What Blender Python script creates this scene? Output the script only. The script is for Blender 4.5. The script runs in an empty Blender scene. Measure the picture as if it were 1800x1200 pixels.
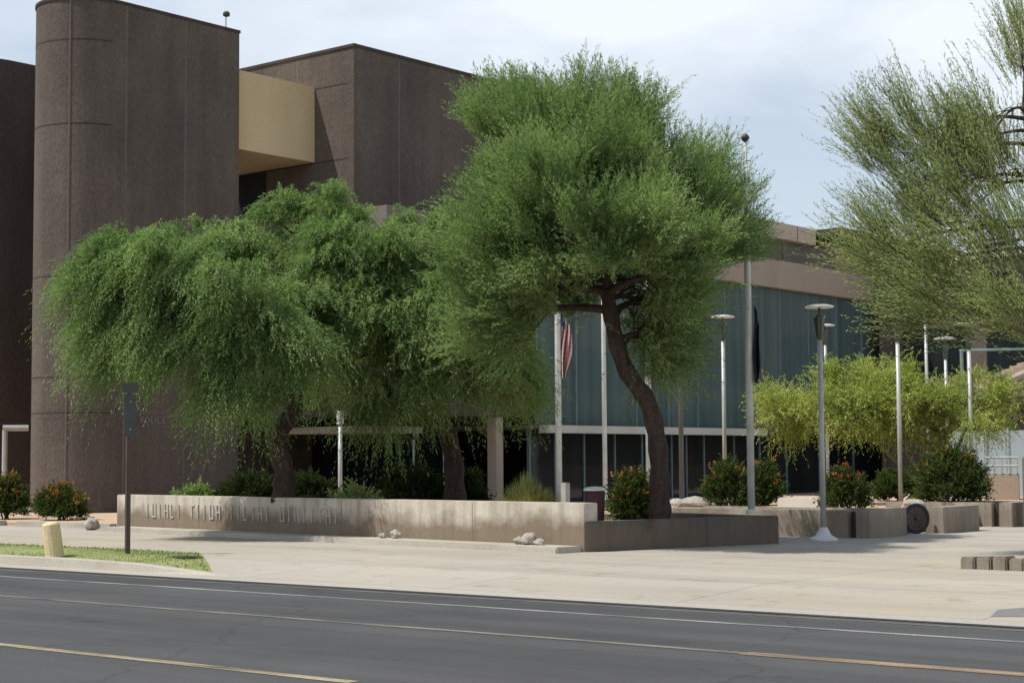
import bpy, bmesh, math, random
import numpy as np
from mathutils import Vector, Matrix

random.seed(7)
rng = np.random.default_rng(7)
scene = bpy.context.scene
COL = scene.collection

# ---------------------------------------------------------------- camera model
# world X runs along the street (to the right and nearer), world Y away from it
F_PX, PITCH, ROLL, YAW, EYE = 3000.0, 0.06973774, 0.00714345, math.radians(-39.4754), 1.6
CP, SP, CR, SR = math.cos(PITCH), math.sin(PITCH), math.cos(ROLL), math.sin(ROLL)
AX = (math.cos(YAW), math.sin(YAW))
BX = (-math.sin(YAW), math.cos(YAW))


def to_world(x, y, z):
    return Vector((x * AX[0] + y * AX[1], x * BX[0] + y * BX[1], z))


def cam_vec(xr, yf, zr):
    x = CR * xr + SR * zr
    zu = -SR * xr + CR * zr
    return to_world(x, CP * yf - SP * zu, SP * yf + CP * zu)


def ray(px, py):
    return cam_vec((px - 900) / F_PX, 1.0, (600 - py) / F_PX)


def G(px, py, z=0.1):                      # point of the photo on the level z
    d = ray(px, py)
    t = (z - EYE) / d.z
    return Vector((d.x * t, d.y * t, z))


def P(px, py, dist):                       # point of the photo at a horizontal distance
    d = ray(px, py)
    t = dist / math.hypot(d.x, d.y)
    return Vector((d.x * t, d.y * t, EYE + d.z * t))


def on_a(px, py, a):
    d = ray(px, py)
    t = a / d.x
    return Vector((a, d.y * t, EYE + d.z * t))


def on_b(px, py, b):
    d = ray(px, py)
    t = b / d.y
    return Vector((d.x * t, b, EYE + d.z * t))


RIGHT = to_world(1, 0, 0)
FWD = to_world(0, 1, 0)

# ---------------------------------------------------------------- materials
MATS = {}


def new_mat(name):
    m = bpy.data.materials.new(name)
    m.use_nodes = True
    nt = m.node_tree
    b = nt.nodes['Principled BSDF']
    b.inputs['Specular IOR Level'].default_value = 0.25
    MATS[name] = m
    return m, nt, b


def N(nt, kind, **kw):
    n = nt.nodes.new(kind)
    for k, v in kw.items():
        if k in n.inputs:
            n.inputs[k].default_value = v
        else:
            setattr(n, k, v)
    return n


def coords(nt, scale=(1, 1, 1)):
    tc = nt.nodes.new('ShaderNodeNewGeometry')
    mp = nt.nodes.new('ShaderNodeMapping')
    mp.inputs['Scale'].default_value = scale
    nt.links.new(tc.outputs['Position'], mp.inputs['Vector'])
    return mp.outputs['Vector']


def noise(nt, vec, scale, detail=4, rough=0.6):
    n = N(nt, 'ShaderNodeTexNoise', Scale=scale, Detail=detail, Roughness=rough)
    nt.links.new(vec, n.inputs['Vector'])
    return n.outputs['Fac']


def ramp(nt, fac, stops):
    r = nt.nodes.new('ShaderNodeValToRGB')
    el = r.color_ramp.elements
    while len(el) < len(stops):
        el.new(0.5)
    for e, (p, c) in zip(el, stops):
        e.position = p
        e.color = (c[0], c[1], c[2], 1)
    nt.links.new(fac, r.inputs['Fac'])
    return r.outputs['Color']


def mix(nt, fac, a, b, blend='MIX'):
    n = nt.nodes.new('ShaderNodeMix')
    n.data_type = 'RGBA'
    n.blend_type = blend
    for sock, v in ((n.inputs[0], fac), (n.inputs[6], a), (n.inputs[7], b)):
        if isinstance(v, (int, float)):
            sock.default_value = v
        elif isinstance(v, tuple):
            sock.default_value = (v[0], v[1], v[2], 1)
        else:
            nt.links.new(v, sock)
    return n.outputs[2]


def bump(nt, b, height, strength, dist=0.02):
    n = nt.nodes.new('ShaderNodeBump')
    n.inputs['Strength'].default_value = strength
    n.inputs['Distance'].default_value = dist
    nt.links.new(height, n.inputs['Height'])
    nt.links.new(n.outputs['Normal'], b.inputs['Normal'])


def mat_mottled(name, c0, c1, scale, rough=0.9, fine=30, bstr=0.3, bdist=0.01, stretch=(1, 1, 1), fineamt=0.25, spec=0.25):
    m, nt, b = new_mat(name)
    v = coords(nt, stretch)
    col = ramp(nt, noise(nt, v, scale), [(0.3, c0), (0.7, c1)])
    v2 = coords(nt)
    f = noise(nt, v2, fine, 3, 0.7)
    g = ramp(nt, f, [(0.3, (1 - fineamt,) * 3), (0.7, (1 + fineamt,) * 3)])
    col = mix(nt, 1.0, col, g, 'MULTIPLY')
    nt.links.new(col, b.inputs['Base Color'])
    b.inputs['Roughness'].default_value = rough
    b.inputs['Specular IOR Level'].default_value = spec
    if bstr:
        bump(nt, b, f, bstr, bdist)
    return m


def mat_plain(name, c, rough=0.5, metal=0.0, spec=0.4, vary=0.12):
    m, nt, b = new_mat(name)
    v = coords(nt)
    col = ramp(nt, noise(nt, v, 3.0), [(0.3, tuple(x * (1 - vary) for x in c)), (0.7, tuple(x * (1 + vary) for x in c))])
    nt.links.new(col, b.inputs['Base Color'])
    b.inputs['Roughness'].default_value = rough
    b.inputs['Metallic'].default_value = metal
    b.inputs['Specular IOR Level'].default_value = spec
    return m


# asphalt: worn, with long wheel-track streaks along the street
def make_asphalt():
    m, nt, b = new_mat('asphalt')
    v = coords(nt, (0.03, 1.1, 1))
    c = ramp(nt, noise(nt, v, 1.2, 5), [(0.3, (0.051, 0.052, 0.0535)), (0.7, (0.08, 0.079, 0.077))])
    v2 = coords(nt)
    big = ramp(nt, noise(nt, v2, 0.25, 5), [(0.35, (0.86, 0.86, 0.86)), (0.65, (1.12, 1.12, 1.12))])
    c = mix(nt, 1.0, c, big, 'MULTIPLY')
    f = noise(nt, v2, 60, 3, 0.8)
    g = ramp(nt, f, [(0.3, (0.66,) * 3), (0.7, (1.34,) * 3)])
    c = mix(nt, 1.0, c, g, 'MULTIPLY')
    oil = ramp(nt, noise(nt, coords(nt, (0.5, 1.0, 1)), 0.75, 6, 0.7), [(0.3, (0.68,) * 3), (0.4, (1, 1, 1))])
    c = mix(nt, 1.0, c, oil, 'MULTIPLY')
    pat = N(nt, 'ShaderNodeTexBrick', Scale=1.0, offset=0.37)
    pat.inputs['Mortar Size'].default_value = 0.0
    pat.inputs['Brick Width'].default_value = 7.3
    pat.inputs['Row Height'].default_value = 3.24
    pat.inputs['Color1'].default_value = (0.9, 0.9, 0.91, 1)
    pat.inputs['Color2'].default_value = (1.1, 1.1, 1.09, 1)
    nt.links.new(v2, pat.inputs['Vector'])
    c = mix(nt, 0.7, c, pat.outputs['Color'], 'MULTIPLY')
    # cracks
    vo = N(nt, 'ShaderNodeTexVoronoi', Scale=0.22, feature='DISTANCE_TO_EDGE')
    wob = N(nt, 'ShaderNodeTexNoise', Scale=0.9, Detail=5)
    nt.links.new(v2, wob.inputs['Vector'])
    ad = nt.nodes.new('ShaderNodeVectorMath'); ad.operation = 'ADD'
    nt.links.new(v2, ad.inputs[0]); nt.links.new(wob.outputs['Color'], ad.inputs[1])
    nt.links.new(ad.outputs[0], vo.inputs['Vector'])
    cr = ramp(nt, vo.outputs['Distance'], [(0.0, (0.72,) * 3), (0.006, (1, 1, 1))])
    c = mix(nt, 1.0, c, cr, 'MULTIPLY')
    nt.links.new(c, b.inputs['Base Color'])
    b.inputs['Roughness'].default_value = 0.85
    bump(nt, b, f, 0.3, 0.006)


def make_pavement():
    m, nt, b = new_mat('pavement_concrete')
    v = coords(nt)
    c = ramp(nt, noise(nt, v, 0.16, 6), [(0.3, (0.37, 0.335, 0.275)), (0.5, (0.385, 0.358, 0.31)), (0.7, (0.42, 0.368, 0.285))])
    vs = coords(nt, (0.12, 1.0, 1))
    st = ramp(nt, noise(nt, vs, 0.7, 5), [(0.3, (0.84, 0.83, 0.81)), (0.65, (1.04, 1.03, 1.02))])
    c = mix(nt, 1.0, c, st, 'MULTIPLY')
    sp = ramp(nt, noise(nt, v, 1.8, 6, 0.7), [(0.3, (0.7, 0.66, 0.6)), (0.44, (1, 1, 1))])
    c = mix(nt, 0.8, c, sp, 'MULTIPLY')
    f = noise(nt, v, 45, 3, 0.8)
    g = ramp(nt, f, [(0.3, (0.86,) * 3), (0.7, (1.1,) * 3)])
    c = mix(nt, 1.0, c, g, 'MULTIPLY')
    br = N(nt, 'ShaderNodeTexBrick', Scale=1.0, offset=0.0)
    br.inputs['Mortar Size'].default_value = 0.012
    br.inputs['Brick Width'].default_value = 3.6
    br.inputs['Row Height'].default_value = 3.0
    br.inputs['Color1'].default_value = (1, 1, 1, 1)
    br.inputs['Color2'].default_value = (0.93, 0.93, 0.92, 1)
    br.inputs['Mortar'].default_value = (0.6, 0.58, 0.54, 1)
    nt.links.new(v, br.inputs['Vector'])
    c = mix(nt, 1.0, c, br.outputs['Color'], 'MULTIPLY')
    nt.links.new(c, b.inputs['Base Color'])
    b.inputs['Roughness'].default_value = 0.9
    bump(nt, b, f, 0.2, 0.004)


# weathered board-marked concrete: vertical run-off streaks and brown dirt near the ground
def make_wall_concrete(name, c0, c1, dirt=(0.16, 0.115, 0.075), dz=0.28, strength=0.85):
    m, nt, b = new_mat(name)
    v = coords(nt)
    c = ramp(nt, noise(nt, v, 1.1, 6), [(0.3, c0), (0.7, c1)])
    vs = coords(nt, (3.0, 3.0, 0.18))
    st = ramp(nt, noise(nt, vs, 1.6, 5, 0.65), [(0.34, (0.66, 0.63, 0.6)), (0.52, (1, 1, 1)), (0.75, (1.1, 1.08, 1.05))])
    c = mix(nt, 0.9, c, st, 'MULTIPLY')
    geo = nt.nodes.new('ShaderNodeNewGeometry')
    sx = nt.nodes.new('ShaderNodeSeparateXYZ')
    nt.links.new(geo.outputs['Position'], sx.inputs[0])
    n1 = noise(nt, v, 1.3, 5, 0.6)
    ma = nt.nodes.new('ShaderNodeMath'); ma.operation = 'MULTIPLY_ADD'
    ma.inputs[1].default_value = -0.9
    nt.links.new(n1, ma.inputs[0]); nt.links.new(sx.outputs['Z'], ma.inputs[2])
    df = ramp(nt, ma.outputs[0], [(0.0, (strength,) * 3), (max(0.02, dz), (0, 0, 0))])
    c = mix(nt, df, c, dirt)
    f = noise(nt, v, 35, 3, 0.75)
    g = ramp(nt, f, [(0.3, (0.84,) * 3), (0.7, (1.12,) * 3)])
    c = mix(nt, 1.0, c, g, 'MULTIPLY')
    nt.links.new(c, b.inputs['Base Color'])
    b.inputs['Roughness'].default_value = 0.92
    bump(nt, b, f, 0.35, 0.01)


def make_brown(name, c0, c1, fine=15.0):
    m, nt, b = new_mat(name)
    v = coords(nt)
    c = ramp(nt, noise(nt, v, 0.45, 6), [(0.3, c0), (0.7, c1)])
    vs = coords(nt, (1.4, 1.4, 0.1))
    st = ramp(nt, noise(nt, vs, 1.0, 5), [(0.33, (0.84, 0.84, 0.85)), (0.6, (1.05, 1.05, 1.04))])
    c = mix(nt, 1.0, c, st, 'MULTIPLY')
    f = noise(nt, coords(nt, (1, 1, 0.5)), fine, 4, 0.75)
    g = ramp(nt, f, [(0.32, (0.74,) * 3), (0.7, (1.24,) * 3)])
    c = mix(nt, 1.0, c, g, 'MULTIPLY')
    nt.links.new(c, b.inputs['Base Color'])
    b.inputs['Roughness'].default_value = 0.95
    b.inputs['Specular IOR Level'].default_value = 0.1
    bump(nt, b, f, 0.8, 0.04)


def make_leaf(name, c0, c1, c2, trans=0.24):
    m = bpy.data.materials.new(name)
    m.use_nodes = True
    nt = m.node_tree
    nt.nodes.clear()
    out = nt.nodes.new('ShaderNodeOutputMaterial')
    geo = nt.nodes.new('ShaderNodeNewGeometry')
    v = coords(nt)
    n = noise(nt, v, 0.9, 3)
    add = nt.nodes.new('ShaderNodeMath'); add.operation = 'MULTIPLY_ADD'
    add.inputs[1].default_value = 0.35
    nt.links.new(geo.outputs['Random Per Island'], add.inputs[0])
    sub = nt.nodes.new('ShaderNodeMath'); sub.operation = 'MULTIPLY_ADD'
    sub.inputs[1].default_value = 1.2; sub.inputs[2].default_value = -0.27
    nt.links.new(n, sub.inputs[0])
    nt.links.new(sub.outputs[0], add.inputs[2])
    c = ramp(nt, add.outputs[0], [(0.15, c0), (0.5, c1), (0.85, c2)])
    d = nt.nodes.new('ShaderNodeBsdfDiffuse')
    t = nt.nodes.new('ShaderNodeBsdfTranslucent')
    nt.links.new(c, d.inputs['Color'])
    tc = mix(nt, 1.0, c, (1.25, 1.35, 0.7), 'MULTIPLY')
    nt.links.new(tc, t.inputs['Color'])
    mx = nt.nodes.new('ShaderNodeMixShader')
    mx.inputs[0].default_value = trans
    nt.links.new(d.outputs[0], mx.inputs[1]); nt.links.new(t.outputs[0], mx.inputs[2])
    nt.links.new(mx.outputs[0], out.inputs['Surface'])
    MATS[name] = m
    return m


make_asphalt()
make_pavement()
make_wall_concrete('wall_concrete', (0.43, 0.385, 0.32), (0.55, 0.5, 0.42))
make_wall_concrete('planter_concrete', (0.27, 0.245, 0.21), (0.37, 0.335, 0.28), strength=0.5)
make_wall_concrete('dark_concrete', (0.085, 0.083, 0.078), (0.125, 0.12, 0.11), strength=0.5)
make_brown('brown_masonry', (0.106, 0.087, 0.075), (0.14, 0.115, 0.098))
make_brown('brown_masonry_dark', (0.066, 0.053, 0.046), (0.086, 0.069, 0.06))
mat_mottled('joint_mortar', (0.12, 0.1, 0.092), (0.155, 0.13, 0.118), 2.0)
mat_mottled('joint_groove', (0.045, 0.035, 0.03), (0.06, 0.05, 0.04), 2.0)
mat_mottled('tan_stucco', (0.50, 0.395, 0.23), (0.58, 0.465, 0.285), 0.5, fine=14, bstr=0.2, fineamt=0.1, stretch=(1, 1, 0.4))
mat_mottled('pink_fascia', (0.33, 0.262, 0.205), (0.40, 0.32, 0.25), 0.35, fine=14, bstr=0.15, fineamt=0.1, stretch=(1, 1, 0.3))
mat_mottled('parapet_concrete', (0.42, 0.34, 0.27), (0.52, 0.42, 0.34), 0.4, fine=14, bstr=0.2, fineamt=0.1)
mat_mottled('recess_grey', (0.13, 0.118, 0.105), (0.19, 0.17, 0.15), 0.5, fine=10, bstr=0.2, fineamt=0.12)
mat_mottled('dark_roof', (0.035, 0.03, 0.028), (0.06, 0.05, 0.045), 0.6)
mat_mottled('dark_interior', (0.012, 0.013, 0.015), (0.022, 0.022, 0.024), 0.6, bstr=0)
mat_mottled('beam_concrete', (0.5, 0.47, 0.41), (0.6, 0.56, 0.5), 0.8, fine=20, fineamt=0.1)
mat_mottled('dirt', (0.42, 0.29, 0.19), (0.5, 0.37, 0.26), 0.7, fine=22, bstr=0.6, bdist=0.03, fineamt=0.3)
mat_mottled('desert_ground', (0.34, 0.27, 0.2), (0.42, 0.34, 0.26), 0.05, fine=8, bstr=0.3)
mat_mottled('kerb_concrete', (0.33, 0.3, 0.25), (0.44, 0.405, 0.345), 0.6, fine=30, fineamt=0.15)
mat_mottled('gutter_concrete', (0.3, 0.28, 0.25), (0.4, 0.37, 0.32), 0.5, fine=30, fineamt=0.15, stretch=(0.2, 1, 1))
mat_mottled('white_line', (0.06, 0.06, 0.06), (0.34, 0.335, 0.32), 2.6, fine=40, fineamt=0.35, stretch=(0.35, 2.5, 1))
mat_mottled('yellow_line', (0.08, 0.07, 0.05), (0.42, 0.35, 0.22), 2.6, fine=40, fineamt=0.35, stretch=(0.35, 2.5, 1))
mat_mottled('worn_line', (0.055, 0.055, 0.055), (0.26, 0.24, 0.19), 2.6, fine=40, fineamt=0.35, stretch=(0.35, 2.5, 1))
mat_mottled('ochre_line', (0.07, 0.06, 0.05), (0.34, 0.24, 0.15), 2.6, fine=40, fineamt=0.35, stretch=(0.35, 2.5, 1))
mat_mottled('tar_seam', (0.03, 0.03, 0.03), (0.055, 0.055, 0.05), 1.0, fine=25, fineamt=0.3)
mat_mottled('turf', (0.12, 0.17, 0.05), (0.26, 0.27, 0.11), 0.9, fine=25, bstr=0.5, fineamt=0.3)
mat_mottled('bark', (0.035, 0.025, 0.02), (0.07, 0.048, 0.038), 3.0, fine=14, bstr=0.9, bdist=0.03, stretch=(3, 3, 0.5), fineamt=0.35)
mat_mottled('green_bark', (0.12, 0.12, 0.06), (0.22, 0.19, 0.1), 3.0, fine=18, bstr=0.5, fineamt=0.3)
mat_mottled('rock', (0.26, 0.235, 0.2), (0.4, 0.37, 0.32), 2.5, fine=16, bstr=0.6, bdist=0.03)
mat_mottled('wood_post', (0.62, 0.49, 0.27), (0.72, 0.58, 0.35), 4.0, fine=25, stretch=(2, 2, 0.3), fineamt=0.15)
mat_plain('pole_grey', (0.4, 0.41, 0.39), 0.45, 0.25)
mat_plain('pole_white', (0.56, 0.57, 0.55), 0.4, 0.0)
mat_plain('pole_dark', (0.10, 0.11, 0.10), 0.5, 0.0)
mat_plain('pole_bronze', (0.07, 0.05, 0.042), 0.5, 0.0)
mat_plain('sign_back', (0.055, 0.068, 0.066), 0.5, 0.1)
mat_plain('lamp_shade', (0.8, 0.8, 0.76), 0.5)
mat_plain('lamp_glass', (0.045, 0.06, 0.04), 0.2, 0.0, 0.6)
mat_plain('mullion', (0.17, 0.23, 0.23), 0.4, 0.2)
mat_plain('mullion_dark', (0.05, 0.07, 0.07), 0.4, 0.2)
mat_plain('black_steel', (0.035, 0.036, 0.036), 0.5, 0.0)
mat_plain('letter_metal', (0.42, 0.4, 0.35), 0.5, 0.0)
mat_plain('letter_white', (0.19, 0.18, 0.175), 0.5, 0.0)
mat_plain('flag_dark', (0.022, 0.024, 0.034), 0.8)
mat_plain('flag_red', (0.26, 0.03, 0.045), 0.8)
mat_plain('flag_white', (0.48, 0.43, 0.4), 0.8)
mat_plain('flag_blue', (0.03, 0.04, 0.12), 0.8)
mat_plain('bin_maroon', (0.045, 0.013, 0.018), 0.6)
mat_plain('bin_lid', (0.6, 0.6, 0.58), 0.5)
mat_plain('tyre', (0.03, 0.03, 0.032), 0.8)
mat_plain('rim', (0.06, 0.07, 0.085), 0.4, 0.3)
mat_plain('shadow_patch_grey', (0.17, 0.165, 0.155), 0.7, 0.1)
mat_plain('panel_blue', (0.36, 0.41, 0.43), 0.35, 0.0, 0.5, 0.06)
make_leaf('leaf_mesquite', (0.085, 0.145, 0.055), (0.195, 0.295, 0.115), (0.33, 0.415, 0.18), 0.33)
make_leaf('leaf_tall', (0.085, 0.14, 0.058), (0.195, 0.29, 0.12), (0.32, 0.4, 0.18), 0.33)
make_leaf('leaf_olive', (0.18, 0.235, 0.105), (0.3, 0.37, 0.17), (0.42, 0.47, 0.24), 0.36)
make_leaf('leaf_yellow', (0.2, 0.265, 0.065), (0.34, 0.4, 0.11), (0.46, 0.49, 0.17), 0.32)
make_leaf('leaf_shrub', (0.03, 0.055, 0.018), (0.055, 0.085, 0.025), (0.09, 0.115, 0.04))
make_leaf('leaf_dark', (0.018, 0.032, 0.012), (0.032, 0.05, 0.018), (0.055, 0.07, 0.028))  # darker copy of the shrub leaf; shade under the trees put into the colour
make_leaf('leaf_grass', (0.14, 0.16, 0.06), (0.22, 0.22, 0.09), (0.3, 0.27, 0.12))
make_leaf('leaf_turf', (0.11, 0.16, 0.05), (0.18, 0.23, 0.075), (0.3, 0.3, 0.13))
make_leaf('petal_orange', (0.24, 0.1, 0.03), (0.34, 0.16, 0.05), (0.4, 0.24, 0.08), 0.2)
make_leaf('petal_red', (0.24, 0.06, 0.035), (0.32, 0.1, 0.05), (0.36, 0.16, 0.07), 0.2)
make_leaf('twig', (0.05, 0.045, 0.025), (0.09, 0.075, 0.04), (0.13, 0.11, 0.06), 0.0)


# curtain-wall glass: dark teal, mirror-like, with faint vertical blinds behind
def make_glass(name, c0, c1, rough=0.06, spec=0.9):
    m, nt, b = new_mat(name)
    v = coords(nt, (1, 1, 0.02))
    c = ramp(nt, noise(nt, v, 2.2, 4), [(0.35, c0), (0.65, c1)])
    nt.links.new(c, b.inputs['Base Color'])
    b.inputs['Roughness'].default_value = rough
    b.inputs['Specular IOR Level'].default_value = spec
    n = noise(nt, coords(nt), 0.8, 2)
    bump(nt, b, n, 0.06, 0.05)


make_glass('teal_glass', (0.062, 0.1, 0.098), (0.1, 0.145, 0.14))
make_glass('dark_glass', (0.008, 0.011, 0.012), (0.016, 0.02, 0.021), spec=0.5)

# ---------------------------------------------------------------- mesh helpers


class MB:
    def __init__(self):
        self.v, self.f, self.m = [], [], []

    def add(self, verts, faces, mi=0):
        o = len(self.v)
        self.v += [tuple(p) for p in verts]
        self.f += [tuple(i + o for i in f) for f in faces]
        self.m += [mi] * len(faces)
        return self

    def box(self, x0, x1, y0, y1, z0, z1, mi=0):
        vs = [(x, y, z) for z in (z0, z1) for y in (y0, y1) for x in (x0, x1)]
        return self.add(vs, [(0, 2, 3, 1), (4, 5, 7, 6), (0, 1, 5, 4), (2, 6, 7, 3), (0, 4, 6, 2), (1, 3, 7, 5)], mi)

    def prism(self, poly, z0, z1, mi=0):
        n = len(poly)
        vs = [(x, y, z0) for x, y in poly] + [(x, y, z1) for x, y in poly]
        fs = [tuple(range(n - 1, -1, -1)), tuple(range(n, 2 * n))]
        fs += [(i, (i + 1) % n, n + (i + 1) % n, n + i) for i in range(n)]
        return self.add(vs, fs, mi)

    def tube(self, path, radii, n=10, mi=0, cap=True):
        path = [Vector(p) for p in path]
        rings = []
        up = Vector((0.3, 0.9, 0.2)).normalized()
        for i, p in enumerate(path):
            t = (path[min(i + 1, len(path) - 1)] - path[max(i - 1, 0)]).normalized()
            s = t.cross(up)
            if s.length < 1e-3:
                s = t.cross(Vector((1, 0, 0)))
            s.normalize()
            u = s.cross(t)
            r = radii[i] if isinstance(radii, (list, tuple)) else radii
            rings.append([p + (s * math.cos(k * 2 * math.pi / n) + u * math.sin(k * 2 * math.pi / n)) * r for k in range(n)])
        vs = [q for rg in rings for q in rg]
        fs = []
        for i in range(len(path) - 1):
            for k in range(n):
                a, b = i * n + k, i * n + (k + 1) % n
                fs.append((a, b, b + n, a + n))
        if cap:
            fs.append(tuple(range(n - 1, -1, -1)))
            fs.append(tuple(range((len(path) - 1) * n, len(path) * n)))
        return self.add(vs, fs, mi)

    def lathe(self, c, prof, n=20, mi=0):
        c = Vector(c)
        vs = [c + Vector((r * math.cos(k * 2 * math.pi / n), r * math.sin(k * 2 * math.pi / n), z)) for r, z in prof for k in range(n)]
        fs = []
        for i in range(len(prof) - 1):
            for k in range(n):
                a, b = i * n + k, i * n + (k + 1) % n
                fs.append((a, b, b + n, a + n))
        fs.append(tuple(range(n - 1, -1, -1)))
        fs.append(tuple(range((len(prof) - 1) * n, len(prof) * n)))
        return self.add(vs, fs, mi)

    def build(self, name, mats, parent=None, smooth=False, bevel=0.0, origin=None):
        me = bpy.data.meshes.new(name)
        vs = self.v
        if origin is None and parent is None and vs:
            xs = [v[0] for v in vs]; ys = [v[1] for v in vs]; zs = [v[2] for v in vs]
            origin = Vector(((min(xs) + max(xs)) / 2, (min(ys) + max(ys)) / 2, min(zs)))
        if parent is not None:
            origin = parent_world(parent)
        o0 = Vector(origin)
        me.from_pydata([tuple(Vector(v) - o0) for v in vs], [], self.f)
        if isinstance(mats, str):
            mats = [mats]
        for m in mats:
            me.materials.append(MATS[m])
        me.polygons.foreach_set('material_index', self.m)
        if smooth:
            me.polygons.foreach_set('use_smooth', [True] * len(self.f))
        me.validate()
        if bevel:
            bm = bmesh.new(); bm.from_mesh(me)
            bmesh.ops.bevel(bm, geom=[e for e in bm.edges if len(e.link_faces) == 2 and e.calc_face_angle(0) > 0.6],
                            offset=bevel, segments=2, affect='EDGES', clamp_overlap=True)
            bm.to_mesh(me); bm.free()
        me.update()
        ob = bpy.data.objects.new(name, me)
        COL.objects.link(ob)
        if parent is not None:
            ob.parent = parent
        else:
            ob.location = o0
        return ob


def parent_world(o):
    p = Vector((0, 0, 0))
    while o is not None:
        p += o.location
        o = o.parent
    return p


def tag(o, label=None, cat=None, group=None, kind=None):
    for k, v in (('label', label), ('category', cat), ('group', group), ('kind', kind)):
        if v:
            o[k] = v
    return o


def thing(name, loc, label, cat, group=None):
    o = bpy.data.objects.new(name, None)
    o.empty_display_size = 0.3
    COL.objects.link(o)
    o.location = loc
    return tag(o, label, cat, group)


def quads(name, V, mats, parent, mi=None):
    """V: (n,4,3) array of quad corners in world space -> one mesh"""
    n = len(V)
    o0 = np.array(parent_world(parent)) if parent is not None else np.zeros(3)
    me = bpy.data.meshes.new(name)
    me.vertices.add(n * 4); me.loops.add(n * 4); me.polygons.add(n)
    me.vertices.foreach_set('co', (V.reshape(-1, 3) - o0).astype(np.float32).ravel())
    me.loops.foreach_set('vertex_index', np.arange(n * 4, dtype=np.int32))
    me.polygons.foreach_set('loop_start', np.arange(0, n * 4, 4, dtype=np.int32))
    me.polygons.foreach_set('loop_total', np.full(n, 4, dtype=np.int32))
    if mi is not None:
        me.polygons.foreach_set('material_index', mi.astype(np.int32))
    for m in mats:
        me.materials.append(MATS[m])
    me.update(calc_edges=True)
    ob = bpy.data.objects.new(name, me)
    COL.objects.link(ob)
    if parent is not None:
        ob.parent = parent
    return ob


def unit(a):
    return a / np.maximum(np.linalg.norm(a, axis=-1, keepdims=True), 1e-9)


def tufts(centres, outward, n_twig, length, leaf, leaf_w, k, wo, wu, wr, droop, spread, twig_w=0.006, along=0.75):
    """feathery tufts: twigs with fine leaflets; returns quads and material index (0 leaf, 1 twig)"""
    C = np.repeat(centres, n_twig, axis=0)
    O = np.repeat(outward, n_twig, axis=0)
    m = len(C)
    D = unit(O * wo + np.array([0, 0, wu]) + unit(rng.normal(size=(m, 3))) * wr)
    L = length * rng.uniform(0.55, 1.25, size=(m, 1))
    S = C + rng.normal(size=(m, 3)) * spread
    g = np.array([0, 0, -1.0])

    def pt(t):
        return S[:, None, :] + D[:, None, :] * L[:, None, :] * t[..., None] + g * (L[:, None, :] * droop * (t ** 2)[..., None])
    t = np.clip((np.arange(k)[None, :] + rng.uniform(0, 1, (m, k))) / k, 0.02, 1)
    p = pt(t)
    T = unit(D[:, None, :] + g * 2 * droop * t[..., None])
    R = rng.normal(size=p.shape)
    ld = unit(T * along + unit(R - T * (R * T).sum(-1, keepdims=True)) * 0.55)
    side = unit(np.cross(ld, rng.normal(size=p.shape) * 0.75 + np.array([-0.25, -0.3, 0.9])))
    ll = leaf * rng.uniform(0.6, 1.35, size=p.shape[:2] + (1,))
    lw = leaf_w * rng.uniform(0.7, 1.3, size=p.shape[:2] + (1,))
    q = np.stack([p, p + ld * ll * 0.5 + side * lw * 0.5, p + ld * ll, p + ld * ll * 0.5 - side * lw * 0.5], axis=2).reshape(-1, 4, 3)
    out, mi = [q], [np.zeros(len(q), int)]
    if twig_w:
        ts = np.array([0, 0.5, 1.0])
        tp = pt(np.repeat(ts[None, :], m, axis=0))
        s2 = unit(np.cross(D, rng.normal(size=D.shape))) * twig_w * 0.5
        for i in (0, 1):
            a, b = tp[:, i], tp[:, i + 1]
            w = 1.0 if i == 0 else 0.7
            tq = np.stack([a - s2 * w, a + s2 * w, b + s2 * w * 0.5, b - s2 * w * 0.5], axis=1)
            out.append(tq); mi.append(np.ones(len(tq), int))
    return np.concatenate(out), np.concatenate(mi)


def lobe_clumps(lobes, dist, density, shell=0.35, sub=6, head_r=0.42, shrink=0.3):
    """lobes: (px, py, rx_px, ry_px, depth shift, depth radius m) -> clump centres and outward directions"""
    cs, os_, lb = [], [], []
    R = np.array(RIGHT); Fd = np.array(FWD)
    for i, lobe in enumerate(lobes):
        px, py, rx, ry, dd, rd = lobe[:6]
        dm_ = lobe[6] if len(lobe) > 6 else 1.0
        D = dist + dd
        c = np.array(P(px, py, D))
        s = D / F_PX
        rxm, rzm = max(0.3, rx * s - shrink), max(0.25, ry * s - shrink)
        rd = max(0.3, rd - shrink * 0.6)
        vol = rxm * rzm * rd * 4.19
        n = max(4, int(density * dm_ * (vol + 0.8) ** 0.85 / sub))
        u = unit(rng.normal(size=(n, 3)))
        r = (shell ** 3 + (1 - shell ** 3) * rng.uniform(size=(n, 1))) ** (1 / 3)
        q = u * r
        heads = c + q[:, :1] * R * rxm + q[:, 1:2] * Fd * rd + q[:, 2:] * np.array([0, 0, rzm])
        ho = unit(u[:, :1] * R / rxm + u[:, 1:2] * Fd / rd + u[:, 2:] * np.array([0, 0, 1 / rzm]))
        # each head is a cauliflower of smaller tufts
        w = unit(rng.normal(size=(n * sub, 3)) + np.repeat(ho, sub, 0) * 0.6)
        cs.append(np.repeat(heads, sub, 0) + w * head_r * rng.uniform(0.5, 1.1, (n * sub, 1)))
        os_.append(unit(w + np.repeat(ho, sub, 0) * 0.5)); lb.append(np.full(n * sub, i))
    return np.concatenate(cs), np.concatenate(os_), np.concatenate(lb)


def bez(p0, p1, p2, n=8):
    return [p0 * (1 - t) ** 2 + p1 * 2 * t * (1 - t) + p2 * t * t for t in [i / n for i in range(n + 1)]]


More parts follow.
